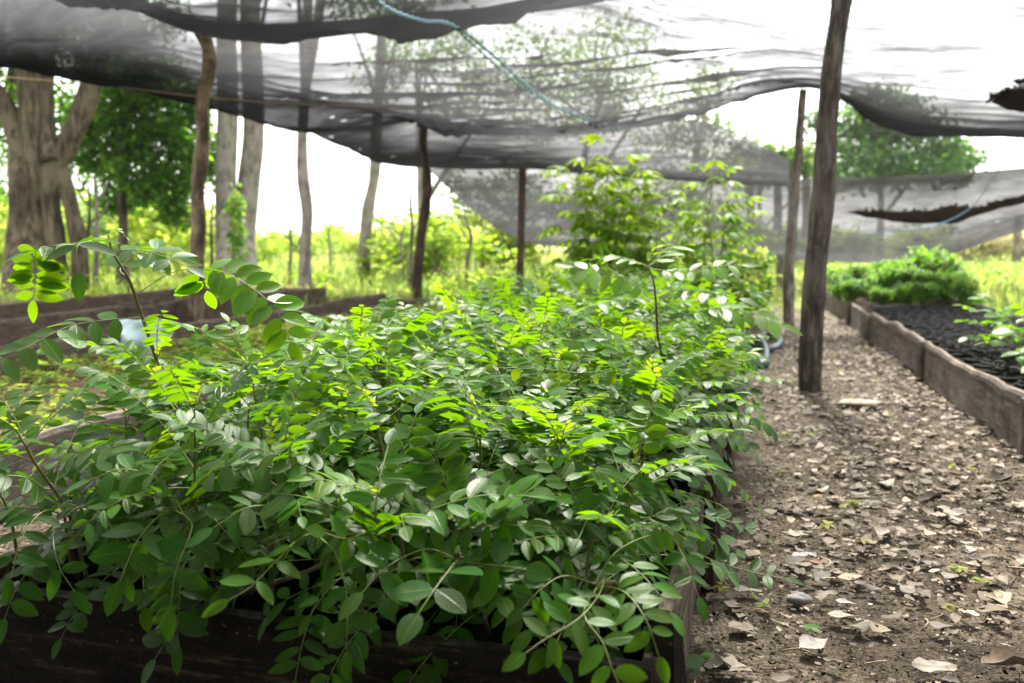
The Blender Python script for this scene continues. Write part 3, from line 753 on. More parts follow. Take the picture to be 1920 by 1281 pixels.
hero('front row seedling with drooping pale green leaflets left of centre', tuple(bed(-1.0, 1.5, SOILZ)),
     [(600, 1060, 1.55), (590, 1000, 1.5)],
     [dict(pts=[(590, 1000, 1.5), (560, 1010, 1.4), (520, 1050, 1.33), (470, 1100, 1.28), (430, 1125, 1.26)], pairs=4, L=.05, young=.45, up=(-.3, -.9, .4), f0=.35, wr=.38),
      dict(pts=[(590, 1000, 1.5), (630, 1040, 1.36), (650, 1120, 1.29), (650, 1220, 1.25)], pairs=5, L=.046, young=.15, up=(0, -1, .4), f0=.3, wr=.42),
      dict(pts=[(590, 1000, 1.5), (540, 960, 1.45), (470, 950, 1.4), (400, 990, 1.36)], pairs=5, L=.055, young=.1, up=(0, -.6, .8), f0=.25)])
hero('seedling with a fresh yellow green shoot lying across the middle of the canopy', tuple(bed(-.62, 2.3, SOILZ)),
     [(1045, 880, 2.1), (1060, 830, 2.0)],
     [dict(pts=[(1060, 830, 2.0), (1000, 800, 1.95), (930, 770, 1.93), (850, 730, 1.95), (780, 690, 2.0)], pairs=8, L=.042, young=.98, f0=.1, fold=.55, wr=.3, ang=38, up=(0, -.3, 1)),
      dict(pts=[(1060, 830, 2.0), (1010, 790, 1.9), (960, 765, 1.85), (900, 760, 1.82)], pairs=5, L=.055, young=.2, f0=.2),
      dict(pts=[(1060, 830, 2.0), (1120, 790, 1.9), (1180, 800, 1.86), (1240, 830, 1.84)], pairs=5, L=.056, young=.3, f0=.2),
      dict(pts=[(1060, 830, 2.0), (1040, 860, 1.8), (1030, 800, 1.74), (1060, 790, 1.72)], pairs=5, L=.06, young=.15, f0=.2, wr=.34, up=(0, -.4, .9))])
hero('seedling with round lime coloured leaflets near the right of the canopy', tuple(bed(-.5, 2.5, SOILZ)),
     [(1080, 760, 2.4), (1085, 700, 2.35)],
     [dict(pts=[(1085, 700, 2.35), (1000, 690, 2.3), (930, 690, 2.28)], pairs=3, L=.036, young=.85, f0=.2, wr=.75, up=(0, -.9, .5)),
      dict(pts=[(1085, 700, 2.35), (1150, 698, 2.3), (1200, 704, 2.28), (1250, 712, 2.26)], pairs=4, L=.034, young=.92, f0=.2, wr=.72, up=(0, -.9, .5)),
      dict(pts=[(1085, 700, 2.35), (1090, 650, 2.4), (1150, 620, 2.45)], pairs=5, L=.05, young=.4, f0=.2)])

# ---- seedlings of the right bed and bush plants
def round_seedling(parent, rg, h=.22, sc=1.0, young=.45):
    sm = MB(); fm = MB()
    sp = spline([(0, 0, 0), (.01, .01, h * .5), (.02, -.01, h)], 8)
    sm.tube(sp, np.linspace(.003, .0015, 8), 5)
    az = rg.uniform(0, 6)
    for k in range(9):
        o = sp[2 + min(5, k * 6 // 9)]; az += 2.4
        compound_leaf(fm, arch(o, az, R(10 + 5 * k), .10 * sc, R(40), rg), 2, .05 * sc, young + rg.uniform(-.1, .2), rg, wr=.7, f0=.5)
    sm.build('stem', M['stem'], parent); fm.build('foliage', [M['leaf'], M['stem']], parent)
rb = []
for i in range(3):
    e = empty('bagged_seedling', (0, 0, 0), 'small round leaved seedling in the black bags of the right bed', 'seedling', 'round leaved seedlings in the right bed')
    round_seedling(e, random.Random(300 + i), .2 + .03 * i, 1.55)
    rb.append(e)
k = 0
for s_, t_ in [(1.28, 5.9), (1.30, 4.7), (1.42, 5.0), (1.26, 5.2), (1.5, 5.4), (1.66, 5.1), (1.40, 5.7), (1.72, 5.6), (1.9, 5.3), (1.55, 4.7), (1.36, 4.35), (1.62, 4.35), (1.85, 4.8), (1.95, 5.8), (1.5, 4.1), (1.3, 4.0), (1.78, 4.2)]:
    o = rb[k] if k < 3 else copy_tree(rb[k % 3])
    o.location = tuple(bed(s_, t_, .27)); o.rotation_euler = (0, 0, rng.uniform(0, 6)); k += 1

bags = []
pb = empty('soil_bag', (0, 0, 0), 'black polythene bag of dark soil standing in the right bed', 'grow bag', 'black soil bags in the right bed')
bag_parts(pb, 2.0, h=.092, rr=.06)
pb2 = empty('soil_bag', (0, 0, 0), 'black polythene bag of dark soil standing in the right bed', 'grow bag', 'black soil bags in the right bed')
bag_parts(pb2, 9.0, h=.086, rr=.062)
k = 0; restb = MB()
for j in range(60):
    for i in range(8):
        s_ = 1.20 + .125 * i + (.06 if j % 2 else 0) - max(0, (j - 10)) * .003; t_ = 3.0 + .118 * j
        if t_ > 10.1: continue
        p = bed(s_ + rng.uniform(-.008, .008), t_, .14)
        if k < 285:
            o = (pb, pb2)[k] if k < 2 else copy_tree((pb, pb2)[k % 2])
            o.location = tuple(p); o.rotation_euler = (rng.uniform(-.06, .06), rng.uniform(-.06, .06), rng.uniform(0, 6)); k += 1
        else:
            z = .088 + rng.uniform(-.010, .010)
            V = []; n = 10
            for a, zz in ((1, 0), (1.02, z), (.9, z), (.88, z - .02)):
                for q in range(n):
                    V.append(p + np.array([.06 * a * math.cos(6.283 * q / n), .06 * a * math.sin(6.283 * q / n), zz]))
            F = [(a * n + q, a * n + (q + 1) % n, (a + 1) * n + (q + 1) % n, (a + 1) * n + q) for a in range(3) for q in range(n)]
            restb.add(V, F); restb.add([q_ - np.array([0, 0, .012]) for q_ in V[3 * n:]], [tuple(range(n))], 1)
o = restb.build('soil_bag_rows', [M['bag'], M['potsoil']]); tag(o, 'far rows of black soil bags in the right bed', 'grow bags', kind='stuff')

# crumbs and dead leaves are made further down
# ---- leaf clouds
def leafcloud(mb, blobs, count, size, rg, young=(.1, .8), flat=0.3, mi=0, shell=.55, aspect=.55, clump=0.0):
    """small folded leaves spread through ellipsoidal blobs [(cx,cy,cz,rx,ry,rz)]"""
    nr = np.random.RandomState(rg.randint(0, 10 ** 6))
    vol = np.array([b[3] * b[4] * b[5] for b in blobs]) ** .7; vol /= vol.sum()
    V = []; F = []; col = []
    for bi, b in enumerate(blobs):
        n = int(count * vol[bi])
        d = nr.normal(size=(n, 3)); d /= np.linalg.norm(d, axis=1)[:, None]
        rad = nr.uniform(0, 1, n) ** (1 / 3.0) * (1 - shell) + shell * nr.uniform(.6, 1.05, n)
        wob = np.array([1 + .35 * nz(q, 2.3, bi) for q in d])
        if clump:
            m_ = max(6, n // 14); cd = nr.normal(size=(m_, 3)); cd /= np.linalg.norm(cd, axis=1)[:, None]
            cr = nr.uniform(.45, 1.05, m_)
            pick = nr.randint(0, m_, n)
            P = cd[pick] * cr[pick][:, None] + nr.normal(size=(n, 3)) * clump
            tone = nr.uniform(-.12, .12, m_)[pick]
        else:
            P = d * (rad * wob)[:, None]; tone = np.zeros(n)
        P = P * np.array(b[3:6]) + np.array(b[:3])
        ax = nr.normal(size=(n, 3)); ax[:, 2] *= .55; ax /= np.linalg.norm(ax, axis=1)[:, None]
        up = nr.normal(size=(n, 3)) * flat + np.array([0, 0, 1.0])
        bb = np.cross(up, ax); bb /= np.linalg.norm(bb, axis=1)[:, None] + 1e-9
        nn = np.cross(ax, bb)
        L = size * nr.uniform(.6, 1.3, n)
        yg = np.clip(nr.uniform(young[0], young[1], n) + tone, 0, 1); rr = nr.uniform(0, 1, n)
        for i in range(n):
            p = P[i]; a = ax[i] * L[i]; w_ = bb[i] * L[i] * aspect * .5; u = nn[i] * L[i] * .12
            k0 = len(V)
            V += [p, p + a * .35 - w_ + u, p + a * .35 + w_ + u, p + a * .75 - w_ * .7 + u * .6, p + a * .75 + w_ * .7 + u * .6, p + a - u]
            F += [(k0, k0 + 2, k0 + 1), (k0 + 1, k0 + 2, k0 + 4, k0 + 3), (k0 + 3, k0 + 4, k0 + 5)]
            col += [(yg[i], rr[i], .5, .3)] * 6
    if V: mb.add(np.array(V), F, mi, np.array(col))

def bush(name, label, cat, base, rx, ry, h, n, size, young=(.2, .8), group=None, seed=1, stems=6, mat='bushleaf', clump=.2):
    rg = random.Random(seed)
    e = empty(name, base, label, cat, group)
    sm = MB()
    for k in range(stems):
        a = rg.uniform(0, 6.28)
        sm.tube(spline([(0.05 * math.cos(a), .05 * math.sin(a), 0), (rx * .3 * math.cos(a), ry * .3 * math.sin(a), h * .5), (rx * .7 * math.cos(a), ry * .7 * math.sin(a), h * .85)], 7), np.linspace(.012, .004, 7) * (1 + h * .3), 5)
    sm.build('stem', M['stem_brown'], e)
    fm = MB(); blobs = []
    for k in range(7):
        blobs.append((rg.uniform(-.55, .55) * rx, rg.uniform(-.55, .55) * ry, h * rg.uniform(.35, .78), rx * rg.uniform(.35, .6), ry * rg.uniform(.35, .6), h * rg.uniform(.2, .35)))
    leafcloud(fm, blobs, n, size, rg, young, .5, clump=clump)
    fm.build('foliage', M[mat], e)
    return e

# low bushy plants at the far end of the right bed
k = 0; pr = []
for i in range(3):
    pr.append(bush('bushy_plant', 'bright green bushy plant in the clump at the far end of the right bed', 'plant', (0, 0, 0), .26, .26, .50, 2600, .055, (.25, .7), 'bushy plants at the far end of the right bed', seed=500 + i))
for j in range(7):
    for i in range(5):
        p = bed(.95 + .25 * i + rng.uniform(-.09, .09), 10.4 + .36 * j + rng.uniform(-.16, .16), .2)
        o = pr[k] if k < 3 else copy_tree(pr[k % 3]); k += 1
        o.location = tuple(p); o.rotation_euler = (0, 0, rng.uniform(0, 6)); z = rng.uniform(.5, 1.1) * (.62 + .12 * i) * (.85 + .03 * j); o.scale = (z, z, z * .95)

# bushy plants in the bed behind the foreground one
k = 0; pr = []
for i in range(3):
    pr.append(bush('bushy_plant', 'yellow green bushy plant in the bed behind the foreground seedlings', 'plant', (0, 0, 0), .28, .28, .44, 1300, .07, (.4, .95), 'bushy plants in the bed behind the foreground', seed=520 + i))
for j in range(9):
    for i in range(4):
        p = bed(-1.3 + .34 * i + rng.uniform(-.05, .05), 7.75 + .42 * j + rng.uniform(-.08, .08), .2)
        o = pr[k] if k < 3 else copy_tree(pr[k % 3]); k += 1
        o.location = tuple(p); o.rotation_euler = (0, 0, rng.uniform(0, 6)); z = rng.uniform(.8, 1.2); o.scale = (z, z, z)

# ---- palmate (cassava-like) plants
def palmate(label, base, tops, seed, nl=34, sc=1.0):
    rg = random.Random(seed); e = empty('palmate_plant', base, label, 'plant', 'tall palmate plants behind the seedlings')
    b = np.array(base); sm = MB(); fm = MB()
    for (x, y, Y) in tops:
        top = at(x, y, Y) - b
        path = spline([(rg.uniform(-.05, .05), 0, 0), top * .5 + np.array([rg.uniform(-.06, .06), 0, 0]), top], 14)
        sm.tube(path, np.linspace(.016, .006, 14), 6)
        az = rg.uniform(0, 6)
        for k in range(nl):
            u = .30 + .70 * (k / nl); o = path[int(u * 13)]; az += 2.4
            ln = rg.uniform(.16, .30) * sc; el = R(5 + 45 * (k / nl) + rg.uniform(-15, 15))
            pt = arch(o, az, el, ln, R(30), rg)
            fm.tube(np.array(pt), .0022, 4, mi=1, col=(.6, .5, .5, .5), cap=False)
            tip = pt[-1]; d0 = norm(pt[-1] - pt[-2]); up = np.array([0, 0, 1.0]); lat = norm(np.cross(d0, up)); nn = np.cross(lat, d0)
            y_ = min(1, .55 + .4 * (k / nl) + rg.uniform(-.1, .15))  # raised so backlit brightness sits in the leaf tint
            for q in (-110, -70, -35, 0, 35, 70, 110):
                a = R(q); d = d0 * math.cos(a) + lat * math.sin(a) - nn * .35
                leaflet(fm, tip, d, nn, (.165 - .0005 * abs(q)) * sc * rg.uniform(.85, 1.1), .037 * sc, .25, .1, y_, rg.random())
    sm.build('stem', M['stem'], e); fm.build('foliage', [M['leaf'], M['stem']], e)
palmate('tall palmate leaved plant with pale new leaves, left one behind the seedlings', tuple(at(1140, 590, 8.4) * [1, 1, 0] + [0, 0, .2]), [(1140, 295, 8.4), (1180, 320, 8.6), (1095, 335, 8.2), (1150, 385, 8.3), (1190, 400, 8.4)], 41, 38, 1.2)
palmate('slender palmate leaved plant right of the taller one, near the grey pole', tuple(at(1325, 590, 8.2) * [1, 1, 0] + [0, 0, .2]), [(1340, 325, 8.2), (1325, 385, 8.3), (1360, 400, 8.4)], 42, 30, 1.1)
palmate('shorter palmate leaved plant between the two taller ones', tuple(at(1250, 590, 8.8) * [1, 1, 0] + [0, 0, .2]), [(1235, 410, 8.8), (1270, 420, 9.0)], 43, 26, 1.1)

# ------------------------------------------------------------------ net poles
def pole(label, pts, r0, r1, mat, cat='pole', name='wooden_pole', seed=0.0, group='rough poles holding up the shade net', rough=.16):
    base = pts[0].copy(); mb = MB()
    path = spline([p - base for p in pts], 46)
    mb.tube(path, np.linspace(r0, r1, 46), 14, rough=rough, seed=seed, freq=5)
    o = mb.build(name, M[mat]); o.location = tuple(base)
    return tag(o, label, cat, group)
def gp(x, y, Y): return at(x, y, Y)
b = onz(1517, 732); Yb = b[1]
pole('thick dark weathered pole standing in the path, nearest of all', [b - [0, 0, .05], gp(1521, 600, Yb), gp(1535, 450, Yb), gp(1547, 300, Yb), gp(1556, 170, Yb), gp(1570, 60, Yb), gp(1585, -60, Yb), gp(1592, -130, Yb)], .071, .052, 'pole_dark', seed=3)
b = onz(1478, 606); Yb = b[1]
pole('slim grey brown pole behind the thick one, propping a peak of the net', [b - [0, 0, .05], gp(1480, 500, Yb), gp(1491, 360, Yb), gp(1500, 240, Yb), gp(1506, 168, Yb)], .062, .04, 'pole_grey', seed=5)
b = onz(370, 627); Yb = b[1]
pole('crooked peeling brown pole at the left, its knotty top under the net', [b - [0, 0, .05], gp(370, 540, Yb), gp(372, 440, Yb), gp(373, 330, Yb), gp(381, 250, Yb), gp(379, 190, Yb), gp(388, 140, Yb), gp(391, 95, Yb), gp(376, 58, Yb), gp(372, 45, Yb)], .068, .062, 'pole_brown', seed=7, rough=.3)
b = onz(785, 577); Yb = b[1]
pole('wavy reddish brown pole in the middle left, lifting the net to a point', [b - [0, 0, .05], gp(782, 520, Yb), gp(790, 440, Yb), gp(799, 380, Yb), gp(801, 330, Yb), gp(794, 270, Yb), gp(795, 222, Yb)], .075, .05, 'pole_red', seed=9, rough=.22)
b = onz(974, 560); Yb = b[1]
pole('straight thin dark pole near the middle, in front of the hanging net', [b - [0, 0, .05], gp(977, 440, Yb), gp(980, 316, Yb)], .062, .055, 'pole_red', seed=11, rough=.08)
b = onz(1907, 516); Yb = b[1]
pole('short grey post at the far right edge under the net', [b - [0, 0, .05], gp(1907, 470, Yb), gp(1910, 405, Yb)], .11, .09, 'pole_grey', seed=12, rough=.1)
b = onz(1463, 545); Yb = b[1]
pole('short pale post far behind the grey brown pole', [b - [0, 0, .05], gp(1463, 500, Yb), gp(1464, 478, Yb)], .08, .07, 'pole_grey', seed=13, rough=.1)

# ------------------------------------------------------------------ shade nets
def sheet(name, label, rows, res=(200, 40), creases=(), wr=0.0, seed=0, noisy=0.02, vdir=None):
    """rows of control points (x,y,z,T0,holes); Catmull-Rom both ways"""
    G = np.array([[list(c) for c in r] for r in rows], float)
    nr, nc, _ = G.shape
    U = np.array([spline(G[j], res[0]) for j in range(nr)])            # nr, res0, 5
    nv = (nr - 1) * res[1] + 1
    S = np.array([spline(U[:, i], nv) for i in range(res[0])]).transpose(1, 0, 2)   # nv,res0,5
    P = S[:, :, :3].copy(); dens = S[:, :, 3:].copy()
    Pu = np.gradient(P, axis=1); Pv = np.gradient(P, axis=0)
    Nn = np.cross(Pu, Pv); Nn /= np.linalg.norm(Nn, axis=2)[:, :, None] + 1e-9
    uu = np.linspace(0, nc - 1, res[0])[None, :]; vv = np.linspace(0, nr - 1, nv)[:, None]
    D = np.zeros((nv, res[0]))
    for (u0, u1, v0, dv, amp, wd) in creases:
        # crease runs across from u0 to u1 at row v0 drifting by dv
        t = np.clip((uu - u0) / (u1 - u0), 0, 1)
        env = np.where((uu >= u0) & (uu <= u1), np.sin(np.pi * t) ** .6, 0)
        vc = v0 + dv * t + .03 * np.sin(t * 9 + v0 * 7)
        D += -amp * env * np.exp(-np.abs(vv - vc) / wd)
    k = np.zeros_like(D)
    for j in range(nv):
        for i in range(res[0]):
            p = P[j, i]
            k[j, i] = mnoise.noise(Vector((p[0] * .9, p[1] * 2.6, p[2] * 3 + seed))) + .5 * mnoise.noise(Vector((p[0] * 2.2, p[1] * 7, p[2] * 8 + seed)))
    D += noisy * k
    P += Nn * D[:, :, None]
    V = P.reshape(-1, 3)
    col = np.ones((len(V), 4)); col[:, 0] = dens[:, :, 0].ravel(); col[:, 1] = dens[:, :, 1].ravel(); col[:, 2] = np.clip(dens[:, :, 2].ravel(), .006, .2)
    c = res[0]
    F = [(j * c + i, j * c + i + 1, (j + 1) * c + i + 1, (j + 1) * c + i) for j in range(nv - 1) for i in range(c - 1)]
    mb = MB(); mb.add(V, F, 0, col)
    o = mb.build(name, M['net']); return tag(o, label, 'shade net', 'black shade nets over the nursery')
def A(x, y, d, T=.4, h=1.0, v=None):
    p = at(x, y, d); return (p[0], p[1], p[2], T, h, (.045 if T > .36 else .015 if T > .27 else .004) if v is None else v)  # v paints lit net parts paler and sagging bellies darker
def Wp(x, y, z, T=.62, h=0.3): return (x, y, z, T, h, .05)
rowsA = [
 [Wp(x, -6.2, 0.3, .25) for x in (-8, -6.5, -5, -3.5, -2, -.8, .5, 2, 3.5, 5, 7.5)],  # unseen net wall behind the camera, added to block front light
 [Wp(x, -6.0, 1.8, .25) for x in (-8, -6.5, -5, -3.5, -2, -.8, .5, 2, 3.5, 5, 7.5)],
 [Wp(x, -5, 2.7 if -5.9 < x < 7 else 0.7, .2 if -5.9 < x < 7 else .25) for x in (-8, -6.5, -5, -3.5, -2, -.8, .5, 2, 3.5, 5, 7.5)],  # dense unseen rows, outer ends dropped low to darken the foreground
 [Wp(x, -1, 2.6 if -5.9 < x < 7 else 0.7, .2 if -5.9 < x < 7 else .25) for x in (-7.0, -5.6, -4.4, -3, -1.6, -.4, .8, 2, 3.4, 5, 7.5)],
 [Wp(x, 3.0, 2.72 if -5.9 < x < 7 else 0.7, .82 if -5.9 < x < 7 else .25) for x in (-6.0, -4.8, -3.6, -2.4, -1.2, 0, 1.0, 2, 3.4, 5, 7.5)],  # middle thinned overhead so more light reaches the canopy
 # row 3: ridge just before swag, thinned to let the sun through
 [A(-600, -160, 5.0, .85), A(-300, -160, 5.2, .85), A(0, -160, 5.4, .85), A(330, -150, 5.6, .85), A(640, -150, 5.7, .85), A(900, -160, 5.8, .85), A(1150, -200, 5.8, .6), A(1450, -230, 5.8, .75), A(1750, -260, 5.8, .8), A(2050, -260, 5.8, .8), A(2500, -260, 5.8, .8)],
 # row 4: swag 1 lower contour
 [A(-480, -60, 5.9, .42), A(-180, -70, 6.2, .42), A(160, -12, 6.5, .30), A(400, 62, 6.8, .25), A(600, 64, 7.0, .25), A(850, 42, 7.0, .30), A(1100, -2, 7.0, .45), A(1300, -60, 7.0, .75), A(1560, -110, 7.0, .9), A(1900, -140, 7.0, .9), A(2400, -140, 7.0, .9)],
 # row 5: hidden ridge over the pole row
 [A(-300, 40, 6.8, 0.240, 1, .07), A(-60, -30, 7.5, 0.240, 1, .08), A(190, -20, 8.2, 0.280, 1, .08), A(400, 42, 8.9, 0.510), A(600, 42, 9.0, 0.561), A(850, 20, 9.0, 0.527), A(1090, -10, 8.6, 0.561), A(1300, 0, 8.2, 0.722), A(1530, 0, 7.9, 0.782), A(1880, 0, 7.9, 0.782), A(2400, -20, 7.9, 0.765)],
 # row 6
 [A(-120, 105, 7.6, 0.220, 1, .06), A(60, 40, 8.4, 0.220, 1, .055), A(230, 55, 9.0, 0.260, 1, .06), A(405, 95, 9.4, 0.464), A(600, 110, 9.6, 0.480), A(850, 105, 9.6, 0.496), A(1090, 95, 9.6, 0.560), A(1300, 85, 9.2, 0.680), A(1520, 85, 8.8, 0.720), A(1850, 90, 8.8, 0.736), A(2350, 80, 8.8, 0.720)],
 # row 7
 [A(0, 126, 8.0, 0.200), A(110, 118, 8.9, 0.220), A(260, 120, 9.6, 0.240), A(420, 150, 10.0, 0.272), A(600, 178, 10.3, 0.272), A(850, 185, 10.4, 0.368), A(1090, 180, 10.4, 0.528), A(1300, 150, 10.0, 0.624), A(1510, 130, 9.5, 0.576), A(1800, 165, 9.6, 0.640), A(2300, 170, 9.6, 0.640)],
 # row 8
 [A(190, 160, 8.9, 0.200), A(260, 165, 9.6, 0.240), A(370, 175, 10.2, 0.240), A(480, 200, 10.7, 0.240), A(715, 204, 11.3, 0.260), A(850, 235, 11.3, 0.357), A(1100, 232, 11.2, 0.527), A(1300, 200, 10.6, 0.561), A(1506, 156, 9.95, 0.357), A(1760, 222, 10.3, 0.323), A(2200, 230, 10.4, 0.357)],
 # row 9: far contour (net bellies here)
 [A(400, 206, 10.2, .18), A(430, 212, 10.6, .20), A(480, 224, 11.0, .22), A(600, 250, 11.5, .22), A(790, 223, 12.0, .24), A(870, 250, 12.0, .32), A(1120, 247, 11.9, .42), A(1320, 210, 11.1, .40), A(1512, 166, 10.1, .25), A(1720, 240, 10.7, .22), A(2150, 265, 10.8, .25)],
 # row 10: turned back up behind
 [A(520, 240, 11.6, .2), A(560, 246, 11.8, .2), A(600, 248, 12.0, .22), A(680, 236, 12.2, .22), A(795, 213, 12.4, .25), A(890, 235, 12.6, .3), A(1130, 232, 12.5, .4), A(1330, 200, 11.7, .4), A(1516, 158, 10.5, .3), A(1715, 228, 11.2, .3), A(2150, 250, 11.3, .3)],
]
rg = random.Random(5)
cr = []
for k in range(56):      # thin folds across the central bay
    u0 = rg.uniform(3.4, 6.2); cr.append((u0, u0 + rg.uniform(.9, 2.4), rg.uniform(8.0, 10.6), rg.uniform(-.30, -.02), rg.uniform(.03, .09), rg.uniform(.012, .04)))
for k in range(34):      # folds in the swag overhead
    u0 = rg.uniform(.5, 4.8); cr.append((u0, u0 + rg.uniform(.7, 2.0), rg.uniform(5.2, 6.1), rg.uniform(-.3, .3), rg.uniform(.03, .09), rg.uniform(.02, .06)))
for k in range(16):
    u0 = rg.uniform(.3, 3.0); cr.append((u0, u0 + rg.uniform(.8, 1.8), rg.uniform(7.5, 11.0), rg.uniform(-.2, .2), rg.uniform(.02, .05), rg.uniform(.03, .07)))
for k in range(14):
    u0 = rg.uniform(7.6, 8.8); cr.append((u0, u0 + rg.uniform(.8, 1.6), rg.uniform(9.2, 11.0), rg.uniform(-.05, .35), rg.uniform(.03, .07), rg.uniform(.02, .05)))
sheet('shade_net', 'huge black mesh net sagging in dark swags over the foreground bed', rowsA, (300, 30), cr, seed=1, noisy=.03)
rowsB = [
 [A(560, 238, 12.2, 0.180), A(680, 236, 12.3, 0.225), A(795, 223, 12.35, 0.406), A(900, 238, 12.6, 0.295), A(1050, 236, 12.8, 0.332), A(1200, 225, 12.8, 0.443), A(1340, 230, 12.8, 0.590), A(1480, 300, 13, 0.664)],
 [A(615, 264, 12.6, 0.180), A(700, 262, 12.7, 0.225), A(795, 250, 12.7, 0.369), A(900, 264, 12.9, 0.295), A(1050, 262, 13.1, 0.369), A(1200, 260, 13.2, 0.457), A(1340, 270, 13.3, 0.590), A(1480, 312, 13.5, 0.664)],
 [A(672, 288, 13.2, 0.180), A(720, 288, 13.2, 0.216), A(795, 286, 13.2, 0.251), A(900, 292, 13.4, 0.266), A(1050, 296, 13.6, 0.339), A(1200, 300, 13.8, 0.428), A(1340, 312, 14, 0.553), A(1480, 330, 14.2, 0.590)],
 [A(710, 308, 13.9, 0.180), A(745, 312, 13.9, 0.180), A(800, 313, 13.9, 0.198), A(900, 315, 14.1, 0.225), A(1050, 321, 14.3, 0.270), A(1200, 334, 14.6, 0.266), A(1340, 343, 14.8, 0.295), A(1480, 350, 15, 0.295)],
 [A(725, 302, 14.3, 0.180), A(760, 303, 14.4, 0.180), A(810, 303, 14.5, 0.198), A(905, 305, 14.7, 0.225), A(1050, 311, 14.9, 0.270), A(1200, 324, 15.2, 0.266), A(1340, 335, 15.4, 0.295), A(1480, 342, 15.6, 0.295)],
]
cr = []
for k in range(12):
    u0 = rg.uniform(2.4, 5.5); cr.append((u0, u0 + rg.uniform(.8, 1.8), rg.uniform(.8, 3.0), rg.uniform(-.1, .2), rg.uniform(.02, .05), rg.uniform(.03, .06)))
sheet('shade_net', 'grey net panel behind, lifted to a point by the wavy reddish pole', rowsB, (180, 24), cr, seed=4, noisy=.03)
rowsC = [  # veil on every point puts the lit net's grey into its colour
 [A(800, 316, 14.9, 0.232, .6, .045), A(900, 308, 15.2, 0.326, .6, .045), A(1060, 305, 15.5, 0.356, .6, .045), A(1250, 318, 15.8, 0.387, .6, .045), A(1420, 338, 15.8, 0.232, .6, .045), A(1590, 333, 15.6, 0.194, .6, .045), A(1750, 327, 15.4, 0.194, .6, .045), A(1920, 315, 15, 0.232, .6, .045), A(2120, 298, 14.6, 0.232, .6, .045)],
 [A(850, 362, 15.1, 0.271, .6, .045), A(935, 360, 15.4, 0.326, .6, .045), A(1060, 362, 15.6, 0.356, .6, .045), A(1250, 368, 15.9, 0.356, .6, .045), A(1420, 378, 15.8, 0.294, .6, .045), A(1590, 378, 15.5, 0.232, .6, .045), A(1750, 378, 15.2, 0.232, .6, .045), A(1920, 352, 14.9, 0.271, .6, .045), A(2120, 330, 14.5, 0.271, .6, .045)],
 [A(895, 402, 15.5, 0.271, .6, .045), A(975, 402, 15.7, 0.326, .6, .045), A(1080, 412, 15.8, 0.341, .6, .045), A(1250, 420, 16.0, 0.341, .6, .045), A(1430, 425, 15.9, 0.326, .6, .045), A(1590, 425, 15.6, 0.294, .6, .045), A(1750, 420, 15.3, 0.279, .6, .045), A(1920, 390, 15, 0.310, .6, .045), A(2120, 355, 14.6, 0.310, .6, .045)],
 [A(950, 438, 15.9, 0.232, .6, .045), A(1010, 440, 16.1, 0.294, .6, .045), A(1110, 452, 16.2, 0.326, .6, .045), A(1260, 462, 16.3, 0.341, .6, .045), A(1440, 470, 16.2, 0.326, .6, .045), A(1600, 472, 15.9, 0.310, .6, .045), A(1755, 462, 15.5, 0.263, .6, .045), A(1920, 414, 15.2, 0.194, .6, .045), A(2120, 370, 14.8, 0.232, .6, .045)],
 [A(1010, 458, 16.5, 0.194, .6, .045), A(1060, 464, 16.5, 0.271, .6, .045), A(1140, 472, 16.6, 0.294, .6, .045), A(1280, 480, 16.6, 0.310, .6, .045), A(1450, 487, 16.5, 0.310, .6, .045), A(1605, 492, 16.1, 0.294, .6, .045), A(1762, 482, 15.7, 0.232, .6, .045), A(1920, 432, 15.3, 0.155, .6, .045), A(2120, 382, 14.9, 0.194, .6, .045)],
]
cr = []
for k in range(10):
    u0 = rg.uniform(4.5, 7.0); cr.append((u0, u0 + rg.uniform(.8, 1.8), rg.uniform(1.6, 3.6), rg.uniform(-.5, -.1), rg.uniform(.03, .06), rg.uniform(.03, .07)))
sheet('shade_net', 'grey net hanging almost to the ground across the back, torn at the right', rowsC, (180, 24), cr, seed=8, noisy=.03)

# debris caught in nets, and a lump for the dark tear
def debris(name, label, pts, seed, up=.06, th=.10, bits=260):
    """elongated dark lump topped with dead leaves following pts [(x,y,Y,halfheight px)]"""
    base = at(*pts[len(pts) // 2][:3]); mb = MB()
    path = spline([at(*p[:3]) - base for p in pts], 30)
    hh = spline([(p[3], 0, 0) for p in pts], 30)[:, 0]
    V = []; n = 12
    for i in range(30):
        sc_ = hh[i] * pts[0][2] / FPX
        for k in range(n):
            a = 6.283 * k / n; w_ = 1 + .35 * nz((path[i][0] * 6, math.cos(a), math.sin(a)), 1.6, seed)
            V.append(path[i] + np.array([0, th * math.cos(a) * w_ * min(1, sc_ * 8), sc_ * math.sin(a) * w_]))
    F = [(i * n + k, i * n + (k + 1) % n, (i + 1) * n + (k + 1) % n, (i + 1) * n + k) for i in range(29) for k in range(n)]
    mb.add(V, F)
    rg = random.Random(seed)
    for q in range(bits):
        i = rg.randrange(2, 28); sc_ = hh[i] * pts[0][2] / FPX
        p = path[i] + np.array([rg.uniform(-.03, .03), rg.uniform(-.8, .8) * th, sc_ * rg.uniform(.5, 1.15)])
        leaflet(mb, p, np.array([rg.uniform(-1, 1), rg.uniform(-1, 1), rg.uniform(-.5, .8)]), np.array([rg.uniform(-1, 1), -1, rg.uniform(0, 1)]), rg.uniform(.03, .08), .04, .2, .2, .2, .5)
    o = mb.build(name, M['debris']); o.location = tuple(base)
    return tag(o, label, 'debris')
